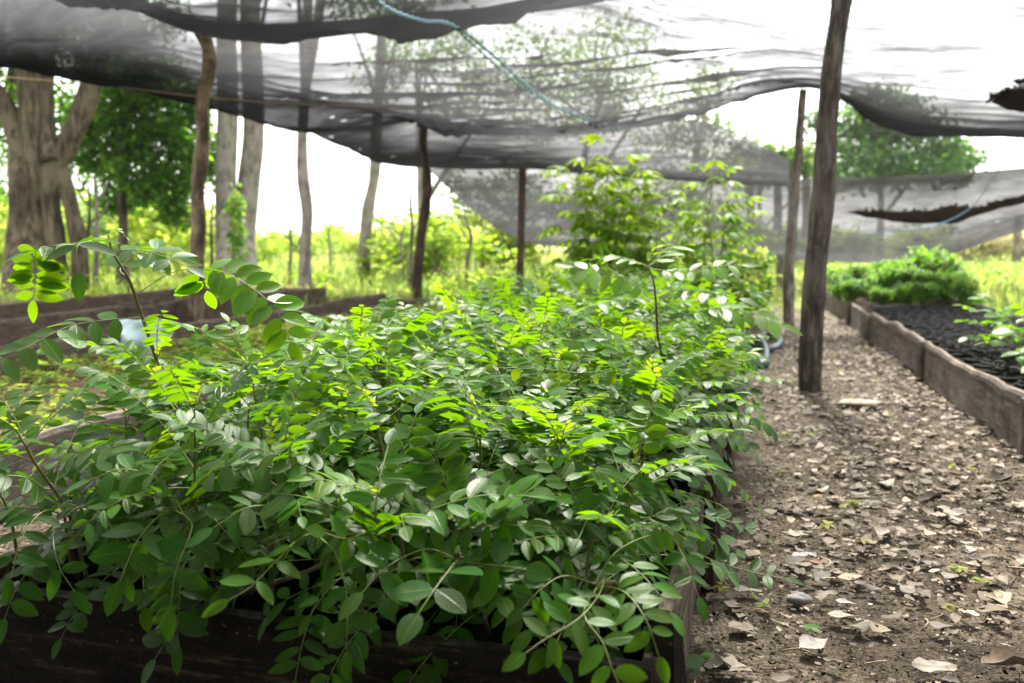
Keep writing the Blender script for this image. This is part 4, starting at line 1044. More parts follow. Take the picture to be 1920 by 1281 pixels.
debris('leaf_debris', 'long dark lump standing in for the black tear of the hanging net, dead leaves on top', [(1590, 397, 15.2, 1), (1640, 403, 15.1, 7), (1720, 407, 15.05, 11), (1790, 402, 15.0, 15), (1830, 397, 14.95, 7), (1880, 383, 14.9, 7), (1925, 374, 14.85, 5), (1990, 362, 14.8, 2)], 3)  # near-black lump stands in for the dark opening of the tear
debris('leaf_debris', 'black ragged clump of dead leaves on the net at the upper right edge', [(1862, 190, 9.6, 3), (1885, 188, 9.6, 14), (1910, 186, 9.6, 20), (1950, 184, 9.6, 22), (1990, 182, 9.6, 4)], 6)
debris('leaf_debris', 'tiny dark twig clump stuck on the net high at the upper right', [(1905, 156, 9.2, 2), (1912, 154, 9.2, 4), (1920, 152, 9.2, 3), (1926, 150, 9.2, 1)], 8, bits=10)

# ropes
def rope(label, pts, rad, mat, name='rope', n=80, strands=2, cat='rope'):
    base = pts[0]; mb = MB(); path = spline([p - base for p in pts], n)
    for s_ in range(strands):
        ph = s_ * math.pi
        off = np.array([[math.cos(i * .9 + ph) * rad * .8, 0, math.sin(i * .9 + ph) * rad * .8] for i in range(n)]) if strands > 1 else 0
        mb.tube(path + off, rad, 6)
    o = mb.build(name, M[mat]); o.location = tuple(base); return tag(o, label, cat)
rope('twisted light blue rope running diagonally under the middle of the net', [gp(660, -60, 5.6), gp(720, 10, 6.2), gp(790, 38, 6.6), gp(850, 48, 6.75), gp(930, 108, 8.2), gp(1010, 178, 9.6), gp(1080, 218, 10.7), gp(1160, 246, 11.6)], .0085, 'rope_blue', n=160)
rope('second thinner blue rope beside the first under the middle net', [gp(845, 44, 6.7), gp(905, 100, 7.9), gp(990, 172, 9.3), gp(1070, 212, 10.4), gp(1165, 243, 11.6), gp(1172, 262, 12.0)], .0055, 'rope_blue', n=120)
rope('faded blue cord hanging slanted across the torn net at the right', [gp(1925, 255, 10.6), gp(1870, 320, 11.8), gp(1820, 390, 13.0), gp(1745, 425, 14.4), gp(1640, 440, 15.2), gp(1600, 490, 15.8)], .008, 'rope_navy', 'cord', strands=1)
rope('thin tan cord stretched level below the left edge of the net', [gp(-20, 142, 9.0), gp(190, 160, 9.1), gp(420, 186, 9.3), gp(620, 198, 9.8), gp(800, 206, 10.6)], .005, 'cord', 'cord', strands=1)

# hose
def hose():
    base = onz(1430, 680); mb = MB()
    p1 = [(1325, 606, .26), (1352, 605, .24), (1385, 622, .14), (1405, 643, .05), (1432, 654, .03), (1455, 650, .03), (1463, 640, .03), (1456, 632, .03), (1432, 628, .03), (1428, 640, .08), (1436, 660, .04), (1434, 684, .03)]
    P = spline([onz(x, y, z) - base for x, y, z in p1], 90)
    mb.tube(P, .029, 10)
    p2 = [(1335, 616, .22), (1365, 632, .14), (1395, 655, .05), (1432, 686, .03)]
    mb.tube(spline([onz(x, y, z) - base for x, y, z in p2], 30), .029, 10)
    p3 = [(1300, 596, .3), (1325, 606, .26)]
    mb.tube(spline([onz(x, y, z) - base for x, y, z in p3], 6), .029, 10)
    o = mb.build('garden_hose', M['hose']); o.location = tuple(base)
    tag(o, 'blue grey hose looped on the path beside the foreground bed', 'hose')
hose()

# pale teal plastic sack draped over the plank of the sprout bed
def sack():
    e_ = at(262, 640, 6.0); base = np.array([e_[0], e_[1], 0])
    rowsS = [[(208, 606), (235, 598), (262, 600), (288, 593)], [(210, 622), (240, 612), (272, 612), (318, 614)], [(214, 642), (244, 636), (276, 634), (315, 632)], [(226, 664), (250, 662), (272, 660), (300, 652)], [(232, 676), (252, 674), (268, 672), (290, 664)]]
    G = np.array([[list(at(x, y, 6.0 - .02 * j + .03 * math.sin(i * 2 + j))) for i, (x, y) in enumerate(rw)] for j, rw in enumerate(rowsS)])
    U = np.array([spline(g, 20) for g in G]); S = np.array([spline(U[:, i], 22) for i in range(20)]).transpose(1, 0, 2)
    V = []
    for j in range(22):
        for i in range(20):
            p = S[j, i]; V.append(p + np.array([0, -.035 * nz(p, 9, 2) - .02 * nz(p, 22, 5), .006 * nz(p, 15, 3)]))
    V = np.array(V) - base
    F = [(j * 20 + i, j * 20 + i + 1, (j + 1) * 20 + i + 1, (j + 1) * 20 + i) for j in range(21) for i in range(19)]
    V2 = V + np.array([0, .05, -.01]); k = len(V)
    F2 = [tuple(q + k for q in f[::-1]) for f in F]
    rim = []
    edge = [i for i in range(20)] + [j * 20 + 19 for j in range(1, 22)] + [21 * 20 + i for i in range(18, -1, -1)] + [j * 20 for j in range(20, 0, -1)]
    for a in range(len(edge)):
        b2 = edge[(a + 1) % len(edge)]; rim.append((edge[a], edge[a] + k, b2 + k, b2))
    mb = MB(); mb.add(np.vstack([V, V2]), F + F2 + rim)
    o = mb.build('plastic_sack', M['sack']); o.location = tuple(base)
    tag(o, 'crumpled pale teal plastic sack leaning on the plank of the sprout bed', 'sack')
sack()

# ------------------------------------------------------------------ litter
PAL = [(0.42, 0.34, 0.25), (0.34, 0.26, 0.18), (0.50, 0.43, 0.34), (0.24, 0.17, 0.11), (0.30, 0.26, 0.20), (0.13, 0.09, 0.055), (0.44, 0.37, 0.27), (0.17, 0.12, 0.07), (0.46, 0.36, 0.24), (0.30, 0.24, 0.19)]
def dead_leaf(mb, p, L, Wd, az, rg, col, tilt=.18, curl=None):
    curl = rg.uniform(-.5, .75) if curl is None else curl
    n1 = 8; V = []; cc = []
    tx, ty = rg.uniform(-tilt, tilt), rg.uniform(-tilt, tilt); ca, sa = math.cos(az), math.sin(az)
    ph = rg.uniform(0, 6)
    for i in range(n1):
        t = i / (n1 - 1)
        wv = max(.03, math.sin(math.pi * (.02 + .96 * t ** .9)) ** .95) * Wd * .56 * (1 + .16 * math.sin(t * 9 + ph))
        for a in (-1, -.5, 0, .5, 1):
            x = (t - .5) * L; y = a * wv * (1 + .08 * math.sin(t * 23 + ph * 2))
            z = curl * (y * y) / (Wd * .5 + 1e-6) * .9 + abs(curl) * .25 * L * (t - .5) ** 2 * 2 + .04 * L * math.sin(t * 7 + ph) * a
            z += x * tx + y * ty
            V.append((p[0] + x * ca - y * sa, p[1] + x * sa + y * ca, p[2] + z + .004 + abs(tx) * L * .4 * .5)); cc.append((*[q * (.62 if a == 0 else 1.06 if abs(a) == .5 else .9) for q in col], .5))
    F = [(i * 5 + a, i * 5 + a + 1, (i + 1) * 5 + a + 1, (i + 1) * 5 + a) for i in range(n1 - 1) for a in range(4)]
    mb.add(V, F, 0, cc)
def litter():
    rg = random.Random(77); mb = MB(); cb = MB()
    def free(s_, t_):
        if S0 - .1 < s_ < S1 + .05 and t_ > T0 - .05 and t_ < 6.7: return False
        if s_ > np.interp(t_, [q[1] for q in rp], [q[0] for q in rp]) - .01 and s_ < 2.2 and t_ < 13: return False
        if -4.15 < s_ < -2.33 and t_ < 9.5: return False
        if -7.05 < s_ < -5.4 and t_ < 10.7: return False
        return True
    n = 0
    while n < 14000:
        t_ = 1.0 + (rg.random() ** 1.25) * 11.5
        s_ = rg.choice([rg.uniform(-.2, 1.1), rg.uniform(-.2, 1.1), rg.uniform(-.2, 1.1), rg.uniform(-2.35, -1.45), rg.uniform(-5.4, 3.0)])
        if not free(s_, t_): continue
        dn = nz((s_ * 1.3, t_ * 1.1, 4), 1.0) + .15 + (.35 if (t_ > 2.4) else -.10) + (.25 if s_ > .4 and t_ > 2 else 0)
        if rg.uniform(-.55, .5) > dn: continue
        p = bed(s_, t_, .002 + rg.uniform(0, .006)); big = rg.random()
        L = rg.uniform(.006, .024) if big < (.70 if t_ > 2.3 and s_ > .1 else .88) else rg.uniform(.028, .065)
        c = rg.choice(PAL); v = rg.uniform(.26, .72) * (1.2 if s_ > .45 and t_ > 2.2 else .9)
        dead_leaf(mb, p, L, L * rg.uniform(.35, .75), rg.uniform(0, 6.28), rg, tuple(q * v for q in c)); n += 1
    o = mb.build('leaf_litter', M['litter']); tag(o, 'dry pale brown leaf litter scattered over the paths', 'leaf litter', kind='stuff')
    n = 0
    while n < 15000:
        t_ = 1.0 + (rg.random() ** 1.6) * 5.0; s_ = rg.choice([rg.uniform(-.2, 1.1), rg.uniform(-.2, 1.1), rg.uniform(-2.3, -1.45)])
        if not free(s_, t_): continue
        p = bed(s_, t_, -.002); q = rg.uniform(.002, .007); c = rg.choice(PAL + [(.05, .04, .03)] * 6); v = rg.uniform(.5, 1.1)
        V = [p + np.array([rg.uniform(-1, 1) * q, rg.uniform(-1, 1) * q, z * q]) for z in (0, 0, 0, 1.1, .9)]
        cb.add(V, [(0, 1, 3), (1, 2, 4, 3), (2, 0, 3, 4), (0, 2, 1)], 0, (*[k * v for k in c], .5)); n += 1
    for k in range(220):   # straws and twigs
        t_ = 1.1 + (rg.random() ** 1.4) * 6; s_ = rg.uniform(-.15, 1.0)
        if not free(s_, t_): continue
        p = bed(s_, t_, .006); a = rg.uniform(0, 6.28); L = rg.uniform(.02, .09)
        c = rg.choice([(.42, .33, .2), (.25, .18, .11), (.5, .42, .3)])
        cb.tube(spline([p, p + np.array([math.cos(a) * L * .5, math.sin(a) * L * .5, .006]), p + np.array([math.cos(a + .3) * L, math.sin(a + .3) * L, 0])], 5), rg.uniform(.0008, .002), 4, col=(*c, .5))
    o = cb.build('soil_crumbs', M['litter']); tag(o, 'crumbs of soil, straw and gravel on the path', 'crumbs', kind='stuff')
litter()
LG = 'large dead leaves on the path'
for (x, y, L, Wd, az, c, lab, cu) in [
    (1525, 1213, .085, .045, .5, (.62, .58, .52), 'whitish dead leaf with ragged holes low on the path', .3),
    (1372, 1256, .085, .065, -.5, (.50, .42, .34), 'broad tan heart shaped dead leaf beside the bed corner', .2),
    (1752, 1254, .095, .05, .0, (.52, .46, .37), 'oval beige dead leaf at the bottom right of the path', .12),
    (1885, 1252, .11, .06, .1, (.38, .29, .19), 'curled brown dead leaf in the bottom right corner', .9),
    (1580, 1157, .075, .036, -.35, (.50, .43, .34), 'oval tan dead leaf in the middle of the near path', .1),
    (1585, 1133, .05, .02, -.6, (.62, .60, .58), 'narrow silvery dead leaf touching the oval tan one', .4),
    (1402, 1110, .07, .04, -.3, (.47, .42, .36), 'rounded grey beige dead leaf under the overhanging branch', .2),
    (1597, 1085, .09, .03, .1, (.50, .43, .30), 'flat straw coloured dead leaf right of the overhanging branch', .1),
    (1508, 1045, .075, .04, .2, (.62, .60, .57), 'bright whitish dead leaf with a torn edge', .3),
    (1528, 1058, .05, .022, -.2, (.36, .15, .08), 'small rust red dead leaf beside the whitish one', .3),
    (1670, 1074, .07, .035, .1, (.50, .42, .32), 'folded pale dead leaf with a dark shadow on its right', .8),
    (1497, 1004, .07, .045, .3, (.60, .54, .42), 'cream dead leaf above the overhanging branch', .2),
    (1745, 942, .10, .05, .3, (.14, .10, .08), 'dark brown curled dead leaf on the pale litter', .9),
    (1790, 965, .08, .05, .2, (.50, .44, .36), 'light dead leaf just below the dark curled one', .2),
    (1533, 932, .03, .018, .2, (.62, .36, .04), 'tiny orange yellow leaf on the path', .2),
    (1530, 870, .08, .05, .4, (.50, .42, .28), 'tan dead leaf further up the path', .3),
    (1880, 905, .12, .06, .6, (.13, .09, .07), 'dark dead leaf by the foot of the right plank', .8)]:
    p = onz(x, y, .006); mb = MB(); dead_leaf(mb, (0, 0, 0), L, Wd, az, random.Random(x), tuple(q * .5 for q in c), .1, cu)
    o = mb.build('dead_leaf', M['litter']); o.location = tuple(p); tag(o, lab, 'dead leaf', LG)
# fallen green leaflets
for (x, y, az, lab) in [(1505, 1178, .3, 'fallen green leaf lying alone on dark soil'), (1312, 1233, .4, 'fallen green leaf beside the heart shaped dead leaf')]:
    mb = MB(); leaflet(mb, np.zeros(3), np.array([math.cos(az), math.sin(az), 0]), np.array([.1, -.1, 1]), .05, .022, .1, .3, .5, .6)
    leaflet(mb, np.array([.01, .0, 0]), np.array([math.cos(az - 1), math.sin(az - 1), 0]), np.array([.1, -.1, 1]), .035, .018, .1, .3, .5, .4)
    o = mb.build('green_leaf', M['leaf']); o.location = tuple(onz(x, y, .012)); tag(o, lab, 'leaf')
def rock(label, x, y, r3, mat, seed, name='stone', cat='stone'):
    mb = MB(); V = []; n = 14; m_ = 9
    for j in range(m_):
        ph = math.pi * j / (m_ - 1)
        for i in range(n):
            t = 2 * math.pi * i / n; d = np.array([math.sin(ph) * math.cos(t), math.sin(ph) * math.sin(t), math.cos(ph)])
            V.append(d * np.array(r3) * (1 + .35 * nz(d, 1.6, seed)))
    F = [(j * n + i, j * n + (i + 1) % n, (j + 1) * n + (i + 1) % n, (j + 1) * n + i) for j in range(m_ - 1) for i in range(n)]
    mb.add(V, F); o = mb.build(name, M[mat]); o.location = tuple(onz(x, y, r3[2] * .5)); tag(o, label, cat)
rock('grey stone half buried below the overhanging branch', 1497, 1124, (.032, .02, .014), 'stone', 2)
rock('flat pale piece of bark lying in the path near the thick pole', 1612, 757, (.13, .07, .022), 'chip', 4, 'bark_piece', 'bark')
rock('smaller pale bark chip at the foot of the foreground bed', 1385, 785, (.07, .05, .02), 'chip', 6, 'bark_piece', 'bark')

# small weeds on the paths and sprouts in the left bed
def sprouts(name, label, region, count, zb, size, seed, young=(.45, 1), h=(.02, .06)):
    rg = random.Random(seed); mb = MB()
    n = 0; tries = 0
    while n < count and tries < count * 6:
        tries += 1
        s_ = rg.uniform(region[0], region[1]); t_ = region[2] + (rg.random() ** 1.2) * (region[3] - region[2])
        if rg.uniform(-.5, .5) > nz((s_, t_, seed), 1.8) + .12: continue
        p = bed(s_, t_, zb); hh = rg.uniform(*h)
        mb.tube([p, p + np.array([0, 0, hh])], .0012, 4, mi=1, cap=False)
        az = rg.uniform(0, 6.28); y_ = rg.uniform(*young)
        for k in range(rg.choice([3, 4, 5, 6])):
            az += 6.28 / 2.6; d = np.array([math.cos(az), math.sin(az), rg.uniform(-.1, .6)])
            leaflet(mb, p + np.array([0, 0, hh * rg.uniform(.6, 1)]), d, np.array([0, 0, 1.0]) - .3 * d, size * rg.uniform(.6, 1.3), size * .6, .2, .1, y_, rg.random())
        n += 1
    o = mb.build(name, [M['brushleaf'], M['stem']]); return tag(o, label, 'sprouts', kind='stuff')
sprouts('sprout_carpet', 'tiny yellow green sprouts covering the soil of the left bed', (-4.0, -2.45, 1.8, 9.3), 3600, .155, .04, 3, (.35, 1))
sprouts('path_weeds', 'small green weeds dotting the path edges', (-.15, 1.0, 2.2, 12), 60, .0, .026, 5, h=(.01, .03))
for i, (s_, t_) in enumerate([(-3.3, 3.6), (-2.9, 4.4), (-3.8, 4.0)]):
    e = empty('young_seedling', bed(s_, t_, .15), ['lanky pale seedling rising from the left sprouts, nearest the plank', 'pale seedling rising from the left sprouts towards the back', 'pale seedling by the far plank of the left sprout bed'][i], 'seedling')
    round_seedling(e, random.Random(900 + i), .16, .8, .8)

# ------------------------------------------------------------------ trees
def limbs(mb, specs, mi=0, rough=.12, seed=0):
    for pts, r0, r1 in specs:
        L = len(pts) * 10
        mb.tube(spline(pts, L), np.linspace(r0, r1, L), 14, mi, rough=rough, seed=seed, freq=1.6)
def tree(name, label, base, trunk, blobs, nleaf, lsize, mat='treeleaf', bark_='trunk_brown', young=(.1, .6), group=None, seed=1, clump=.16, flat=.6, rough=.12):
    """trunk specs and crown blobs in world coordinates"""
    e = empty(name, base, label, 'tree', group); b = np.array(base)
    tm = MB(); limbs(tm, [([np.array(p) - b for p in pts], r0, r1) for pts, r0, r1 in trunk], rough=rough, seed=seed)
    tm.build('trunk', M[bark_], e)
    if blobs:
        rg = random.Random(seed); fm = MB()
        leafcloud(fm, [(q[0] - b[0], q[1] - b[1], q[2] - b[2], q[3], q[4], q[5]) for q in blobs], nleaf, lsize, rg, young, flat, clump=clump)
        # twigs joining the clumps to the trunk
        tw = MB(); top = np.array(trunk[0][0][-1]) - b; low = np.array(trunk[0][0][len(trunk[0][0]) // 2]) - b
        for q in blobs:
            c = np.array(q[:3]) - b; st = low + (top - low) * rg.uniform(.2, 1)
            for k in range(3):
                en = c + np.array([rg.uniform(-.6, .6) * q[3], rg.uniform(-.6, .6) * q[4], rg.uniform(-.5, .6) * q[5]])
                mid = (st + en) / 2 + np.array([0, 0, .15 * np.linalg.norm(en - st)])
                rr = .012 + .012 * np.linalg.norm(en - st)
                tw.tube(spline([st, mid, en], 8), np.linspace(rr, .008, 8), 5)
        tw.build('branches', M[bark_], e)
        fm.build('crown', M[mat], e)
    return e
def blob(x, y, Y, rx, rz, ry=None):
    """crown lobe centred on photo pixel with radii in photo px at that depth"""
    p = at(x, y, Y); k = Y / FPX
    return (p[0], p[1], p[2], rx * k, (ry or rx * k), rz * k)
def up_to(p, h): return np.array([p[0], p[1], h])
g = lambda x, y: onz(x, y)
Y = 14.0
tree('old_tree', 'massive old tree with fluted forking trunk at the left edge', tuple(g(85, 560)),
     [([g(60, 566) - [0, 0, .1], at(62, 430, Y), at(66, 300, Y), at(60, 200, Y), at(56, 100, Y), at(40, -60, Y)], .23, .19),
      ([g(105, 562) - [0, 0, .1], at(100, 450, Y), at(95, 350, Y), at(120, 280, Y), at(150, 220, Y), at(172, 150, Y), at(210, 20, Y)], .17, .15),
      ([g(150, 560) - [0, 0, .1], at(150, 470, Y), at(133, 390, Y), at(112, 310, Y), at(100, 260, Y)], .12, .12),
      ([g(25, 568) - [0, 0, .1], at(30, 450, Y - .2), at(36, 330, Y - .2), at(20, 220, Y), at(-20, 160, Y), at(-100, 100, Y)], .15, .13),
      ([at(95, 300, Y - .2), at(90, 230, Y), at(88, 150, Y), at(90, 60, Y)], .12, .10)],
     [blob(-30, 260, 15, 70, 60), blob(30, 200, 15.5, 60, 70), blob(120, 190, 15.8, 60, 55), blob(-20, 60, 14, 160, 90), blob(160, 40, 14.5, 160, 80), blob(10, 330, 16, 50, 60), blob(70, -60, 14, 280, 60)],
     12000, .11, mat='bushleaf', seed=21, young=(.1, .7), rough=.3)
tree('leafy_tree', 'thin trunked tree with dense hanging dark green leaves, right of the old tree', tuple(g(234, 548)),
     [([g(234, 548) - [0, 0, .1], at(232, 460, 16), at(230, 380, 16), at(228, 280, 16), at(240, 150, 16)], .10, .06),
      ([at(230, 330, 16), at(260, 270, 16), at(310, 220, 16)], .05, .03)],
     [blob(235, 230, 16, 50, 55), blob(300, 230, 16, 52, 52), blob(340, 290, 16, 38, 60), blob(265, 320, 16, 55, 45), blob(310, 360, 16, 50, 40), blob(200, 290, 16.3, 40, 55), blob(180, 200, 16.5, 40, 40), blob(390, 300, 17.5, 35, 60), blob(260, 150, 16, 90, 50), blob(350, 200, 16.5, 50, 50), blob(150, 230, 16.5, 40, 40), blob(145, 300, 16.5, 30, 45), blob(215, 370, 16.5, 40, 35), blob(330, 400, 16, 35, 30)],
     17000, .12, mat='bushleaf', seed=22, young=(.05, .7), clump=.16)
for i, (lab, pts, r0, r1) in enumerate([
    ('pale straight trunk, left one of the close pair behind the brown pole', [g(428, 552), at(425, 450, 16), at(424, 330, 16), at(427, 200, 16), at(425, 60, 16), at(430, -120, 16)], .20, .16),
    ('pale leaning trunk, right one of the close pair behind the brown pole', [g(464, 548), at(458, 450, 16.3), at(465, 360, 16.3), at(475, 260, 16.3), at(474, 150, 16.3), at(470, 60, 16.3), at(468, -120, 16.3)], .21, .17)]):
    tree('pale_tree', lab, tuple(pts[0]), [(pts, r0, r1)], [blob(430 + 60 * i, -260, 16, 260, 70), blob(330 + 160 * i, -200, 16, 130, 50)], 2500, .16, bark_='trunk_pale', seed=30 + i, rough=.05)
b_ = blob(420, 370, 15.5, 28, 22)
bush('hanging_sprig', 'bright leafy sprig growing against the pale pair of trunks', 'plant', tuple(onz(440, 560)), .25, .25, 1.9, 260, .12, (.4, .8), seed=77, stems=3)
tree('slim_tree', 'grey brown slim trunk standing between the pale pair and the clearing', tuple(g(573, 562)), [([g(573, 562), at(572, 470, 14), at(576, 400, 14), at(568, 330, 14), at(567, 250, 14), at(575, 120, 14), at(578, -100, 14)], .10, .075)], [blob(580, -240, 14, 160, 60)], 1200, .14, bark_='trunk_pale', seed=33, rough=.12)
tree('slim_tree', 'leaning slim tan trunk left of the wavy reddish pole', tuple(g(683, 527)), [([g(683, 527), at(683, 480, 19.5), at(689, 400, 19.5), at(702, 330, 19.5), at(706, 250, 19.5), at(716, 60, 19.5)], .15, .10)], [blob(720, -20, 19.5, 150, 60)], 1400, .16, bark_='trunk_pale', seed=34, rough=.15)
# thin saplings / stakes of the boundary
for i, (x, y0, y1, rr, lab) in enumerate([
    (178, 560, 332, .05, 'thin dead sapling beside the old tree trunk, taller of two'), (163, 556, 345, .035, 'thin dark sapling touching the old tree trunk'),
    (218, 545, 350, .035, 'bent thin sapling just left of the leafy tree'), (545, 552, 428, .035, 'thin brown stake left of the grey brown slim trunk'),
    (622, 528, 410, .03, 'thin leaning stake in the bright clearing'), (653, 472, 398, .05, 'far thin stake against the sky in the clearing'),
    (768, 556, 360, .04, 'thin straight sapling just left of the wavy reddish pole'), (757, 540, 420, .03, 'short thin stick beside the straight sapling'),
    (877, 548, 405, .04, 'thin brown sapling between the reddish pole and the dark pole'), (705, 520, 400, .03, 'thin stick behind the leaning tan trunk'),
    (397, 570, 375, .03, 'thin dark stick just right of the peeling brown pole'), (290, 520, 440, .03, 'grey leaning stick in the undergrowth below the leafy tree'),
    (815, 535, 460, .03, 'thin stick in the bright brush right of the reddish pole'), (1805, 520, 462, .05, 'thin post in the bright hedge at the right')]):
    bp = g(x, y0); Yb = bp[1]; rg = random.Random(i)
    pts = [bp, at(x + rg.uniform(-4, 4), y0 + (y1 - y0) * .35, Yb), at(x + rg.uniform(-7, 7), y0 + (y1 - y0) * .7, Yb), at(x + rg.uniform(-6, 6), y1, Yb)]
    mb = MB(); mb.tube(spline([p - bp for p in pts], 24), np.linspace(rr, rr * .5, 24), 8, rough=.25, seed=i, freq=6)
    a = spline([p - bp for p in pts], 24)
    for q in (14, 18):
        sgn = rg.choice([-1, 1]); mb.tube(spline([a[q], a[q] + np.array([sgn * .12, 0, .12]), a[q] + np.array([sgn * .18, 0, .3])], 6), [rr * .4] * 5 + [rr * .15], 5)
    o = mb.build('thin_sapling', M['pole_dark' if i in (1, 10) else 'pole_grey']); o.location = tuple(bp); tag(o, lab, 'sapling', 'thin dead saplings and stakes beyond the beds')

# distant trees
far = [
 # label, x, ybase, Y, crown blobs(px), leaves, young, leaf size
 ('tall airy light green tree seen through the middle of the net', 1080, 27, [(1060, 130, 90, 60), (1150, 90, 90, 60), (980, 110, 70, 60), (1120, 200, 80, 50), (1020, 220, 70, 50), (1200, 170, 70, 50), (930, 190, 60, 50)], (.35, .9), 7000, .14, 11),
 ('light green airy tree through the net, right of the tallest one', 1290, 30, [(1290, 210, 70, 50), (1350, 270, 50, 45), (1240, 270, 70, 45), (1300, 320, 80, 45), (1330, 150, 45, 40)], (.4, .95), 3000, .18, 12),
 ('sparse tree with thin branches left of centre above the net edge', 790, 26, [(780, 90, 80, 60), (860, 130, 70, 60), (720, 140, 60, 50), (830, 210, 60, 40)], (.3, .8), 2600, .16, 13),
 ('dense dark green rounded tree behind the thick pole', 1650, 34, [(1620, 250, 60, 45), (1680, 230, 65, 50), (1740, 265, 60, 45), (1790, 290, 40, 35), (1640, 310, 75, 40), (1560, 290, 45, 40), (1720, 320, 80, 30), (1545, 230, 30, 30), (1640, 195, 40, 30), (1575, 330, 60, 30), (1800, 320, 40, 30)], (.05, .55), 11000, .24, 14),
 ('pale distant tree showing between the grey pole and the net', 1425, 45, [(1420, 300, 40, 30), (1450, 320, 40, 30), (1390, 330, 40, 26)], (.5, 1), 1500, .25, 15),
 ('medium green tree behind the hanging net at the centre', 960, 24, [(900, 380, 60, 50), (960, 350, 60, 45), (1020, 400, 70, 50), (1100, 400, 70, 50), (850, 360, 35, 40)], (.4, .95), 3800, .15, 16),
 ('light green tree behind the palmate plants', 1220, 26, [(1180, 400, 80, 50), (1270, 380, 80, 50), (1350, 410, 60, 45)], (.4, .95), 3400, .16, 17),
 ('bright green bushy tree behind the left undergrowth', 130, 24, [(100, 420, 80, 45), (190, 410, 60, 45), (20, 420, 60, 50)], (.4, .9), 3000, .14, 18),
]
for lab, x, Yf, bl, yg, nl, ls, sd_ in far:
    base = np.array([at(x, 450, Yf)[0], Yf, 0.0]); topb = min(bl, key=lambda q: q[1])
    tp = at(topb[0], topb[1] + 20, Yf)
    tree('background_tree', lab, tuple(base), [([base, base + (tp - base) * np.array([.1, 0, .45]), tp], .16, .05), ([base + (tp - base) * np.array([.05, 0, .3]), base + np.array([1.2, 0, (tp[2]) * .6]), base + np.array([2.0, 0, tp[2] * .8])], .09, .03)],
         [blob(q[0], q[1], Yf + random.Random(sd_ + q[0]).uniform(-1.5, 1.5), q[2], q[3]) for q in bl], nl, ls, bark_='trunk_pale', young=yg, seed=sd_, clump=.22)
# trunks visible dimly through the hanging net
for i, x in enumerate((1452, 1478, 1505, 1400)):
    base = np.array([at(x, 450, 30)[0], 30, 0.0]); tree('distant_tree', 'dim distant trunk seen through the hanging net', tuple(base), [([base, base + [0.1, 0, 1.5], base + [0, 0, 3.4]], .17, .12)], [blob(x, 300, 30, 50, 30)], 500, .22, bark_='trunk_brown', young=(.4, .9), seed=60 + i, group='distant trunks behind the hanging net')

# bushes of the undergrowth
k = 0; protoB = []
BL = [('bright yellow green bush in the undergrowth beyond the left beds', (.45, 1)), ('mid green bush in the undergrowth beyond the left beds', (.3, .75))]
for i in range(4):
    lab, yg = BL[i % 2]
    protoB.append(bush('undergrowth_bush', lab, 'bush', (0, 0, 0), .9, .9, 1.3, 1500, .12, yg, 'bushes of the undergrowth', seed=700 + i, clump=.15, mat='brushleaf'))
for i in range(78):
    x = rng.uniform(-150, 1020) if i < 56 else rng.uniform(1350, 2150)
    Yb = rng.uniform(19, 44) if i < 56 else rng.uniform(24, 46)
    if 500 < x < 760 and Yb < 30: Yb += 14
    p = at(x, 450, Yb); o = protoB[i] if i < 4 else copy_tree(protoB[i % 4])
    p[2] = (Yb - 18) * .006 - .05; o.location = tuple(p); z = rng.uniform(.6, 1.15) * (1.35 if x < 380 or 780 < x < 1030 else 1.0); o.scale = (z * 1.3, z * 1.3, z * rng.uniform(.7, 1.25)); o.rotation_euler = (0, 0, rng.uniform(0, 6))
    if i >= 56: o['label'] = 'yellowish bush in the far undergrowth to the right of the net poles'
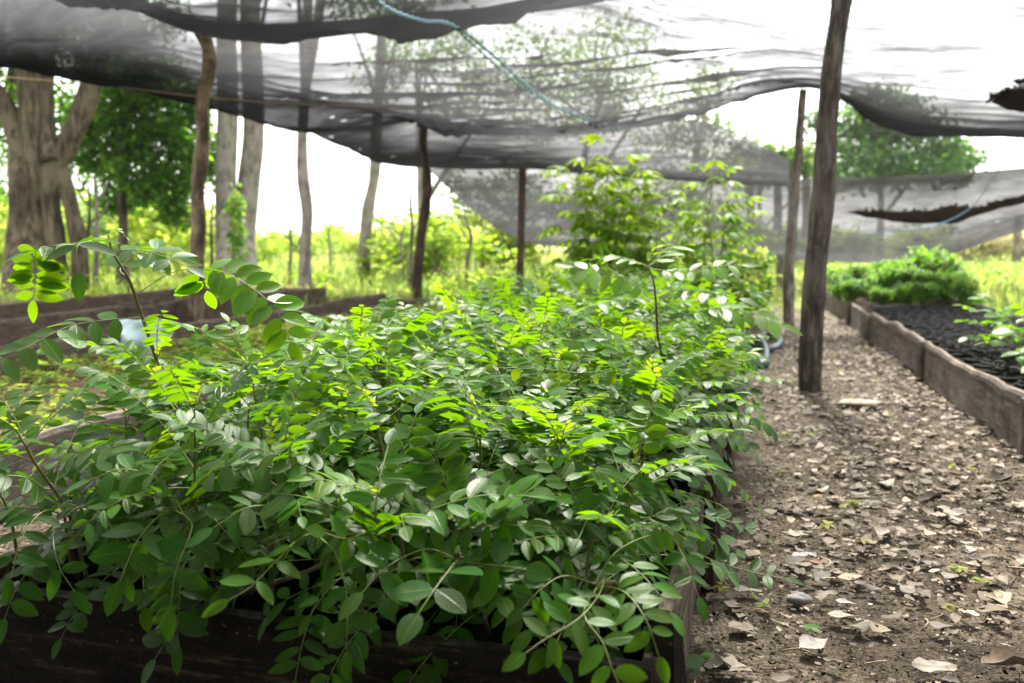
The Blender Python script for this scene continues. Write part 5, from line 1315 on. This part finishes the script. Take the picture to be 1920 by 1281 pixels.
# yellow brown hedge at far right
e = bush('hedge', 'low yellow and rust brown hedge at the far right below the net', 'hedge', tuple(onz(1900, 506)), 3.4, .8, 1.3, 5200, .12, (.75, 1), seed=91, stems=12, mat='grass', clump=.1)
def grassfield():
    rg = random.Random(12); nr = np.random.RandomState(3); mb = MB()
    V = []; F = []; col = []
    for i in range(26000):
        Yb = 11.0 + (rg.random() ** 1.7) * 34; x = rg.uniform(-250, 2200)
        p = at(x, 450, Yb); p[2] = max(0, Yb - 18) * .006 - .02
        # keep the nursery beds and paths open
        s_ = p[0] * CT - p[1] * ST; t_ = p[0] * ST + p[1] * CT
        if -1.6 < s_ < 2.4 and t_ < 13.5: continue
        if rg.uniform(-.5, .5) > nz(p, .5, 2) + .25: continue
        h_ = rg.uniform(.06, .30) * (1 + .02 * (Yb - 11)); a = rg.uniform(0, 3.14); w_ = rg.uniform(.015, .04)
        lean = np.array([rg.uniform(-.3, .3), rg.uniform(-.3, .3), 1.0]) * h_; b_ = np.array([math.cos(a), math.sin(a), 0]) * w_
        k0 = len(V); V += [p - b_ * .5, p + b_ * .5, p + lean * .55 + b_, p + lean * .55 - b_, p + lean + np.array([lean[0] * .6, lean[1] * .6, 0])]
        F += [(k0, k0 + 1, k0 + 2, k0 + 3), (k0 + 3, k0 + 2, k0 + 4)]; y_ = min(1, max(0, rg.uniform(.1, .7) + .8 * nz(p, .35, 7)))
        col += [(y_, rg.random(), .5, .3)] * 5
    mb.add(np.array(V), F, 0, np.array(col)); o = mb.build('weedy_grass', M['grass']); tag(o, 'bright yellow green weedy grass beyond the beds', 'grass', kind='stuff')
    mb = MB(); bl = []
    for i in range(240):
        x = rg.uniform(-200, 1050); Yb = 11.5 + rg.random() ** 1.4 * 22; p = at(x, 450, Yb); s_ = p[0] * CT - p[1] * ST; t_ = p[0] * ST + p[1] * CT
        if -7.2 < s_ < 2.4 and t_ < 11.8: continue
        bl.append((p[0], p[1], max(0, Yb - 18) * .006 + .1, rg.uniform(.25, .7), rg.uniform(.25, .7), rg.uniform(.10, .38)))
    leafcloud(mb, bl, 15000, .075, rg, (.1, 1), .6, clump=.14)
    o = mb.build('broadleaf_weeds', M['brushleaf']); tag(o, 'patches of leafy weeds among the grass of the clearing', 'weeds', kind='stuff')
    mb = MB(); bl = []
    for i in range(70):
        x = rg.uniform(1560, 2100); Yb = rg.uniform(14.5, 24); p = at(x, 450, Yb); bl.append((p[0], p[1], .18, .6, .6, .22))
    leafcloud(mb, bl, 9000, .085, rg, (.55, 1), .5, clump=.12)
    o = mb.build('ground_cover', M['bushleaf']); tag(o, 'low bright leafy ground cover behind the right beds', 'ground cover', kind='stuff')
grassfield()
def haze():
    m, n, l, out = newmat('pale_air')
    v = N(n, 'ShaderNodeVolumePrincipled'); v.inputs['Color'].default_value = (0.98, 1.0, 0.96, 1)
    v.inputs['Density'].default_value = 0.0004; v.inputs['Anisotropy'].default_value = 0.3
    l.new(v.outputs[0], out.inputs['Volume'])
    mb = MB(); X, Y0, Y1, Z0, Z1 = 165, -14, 262, -1.2, 14
    V = [(x, y, z) for z in (Z0, Z1) for y in (Y0, Y1) for x in (-X, X)]
    mb.add(V, [(0, 2, 3, 1), (4, 5, 7, 6), (0, 1, 5, 4), (2, 6, 7, 3), (0, 4, 6, 2), (1, 3, 7, 5)])
    tag(mb.build('haze', m, smooth=False), kind='stuff')
haze()
print('objects', len(bpy.data.objects))
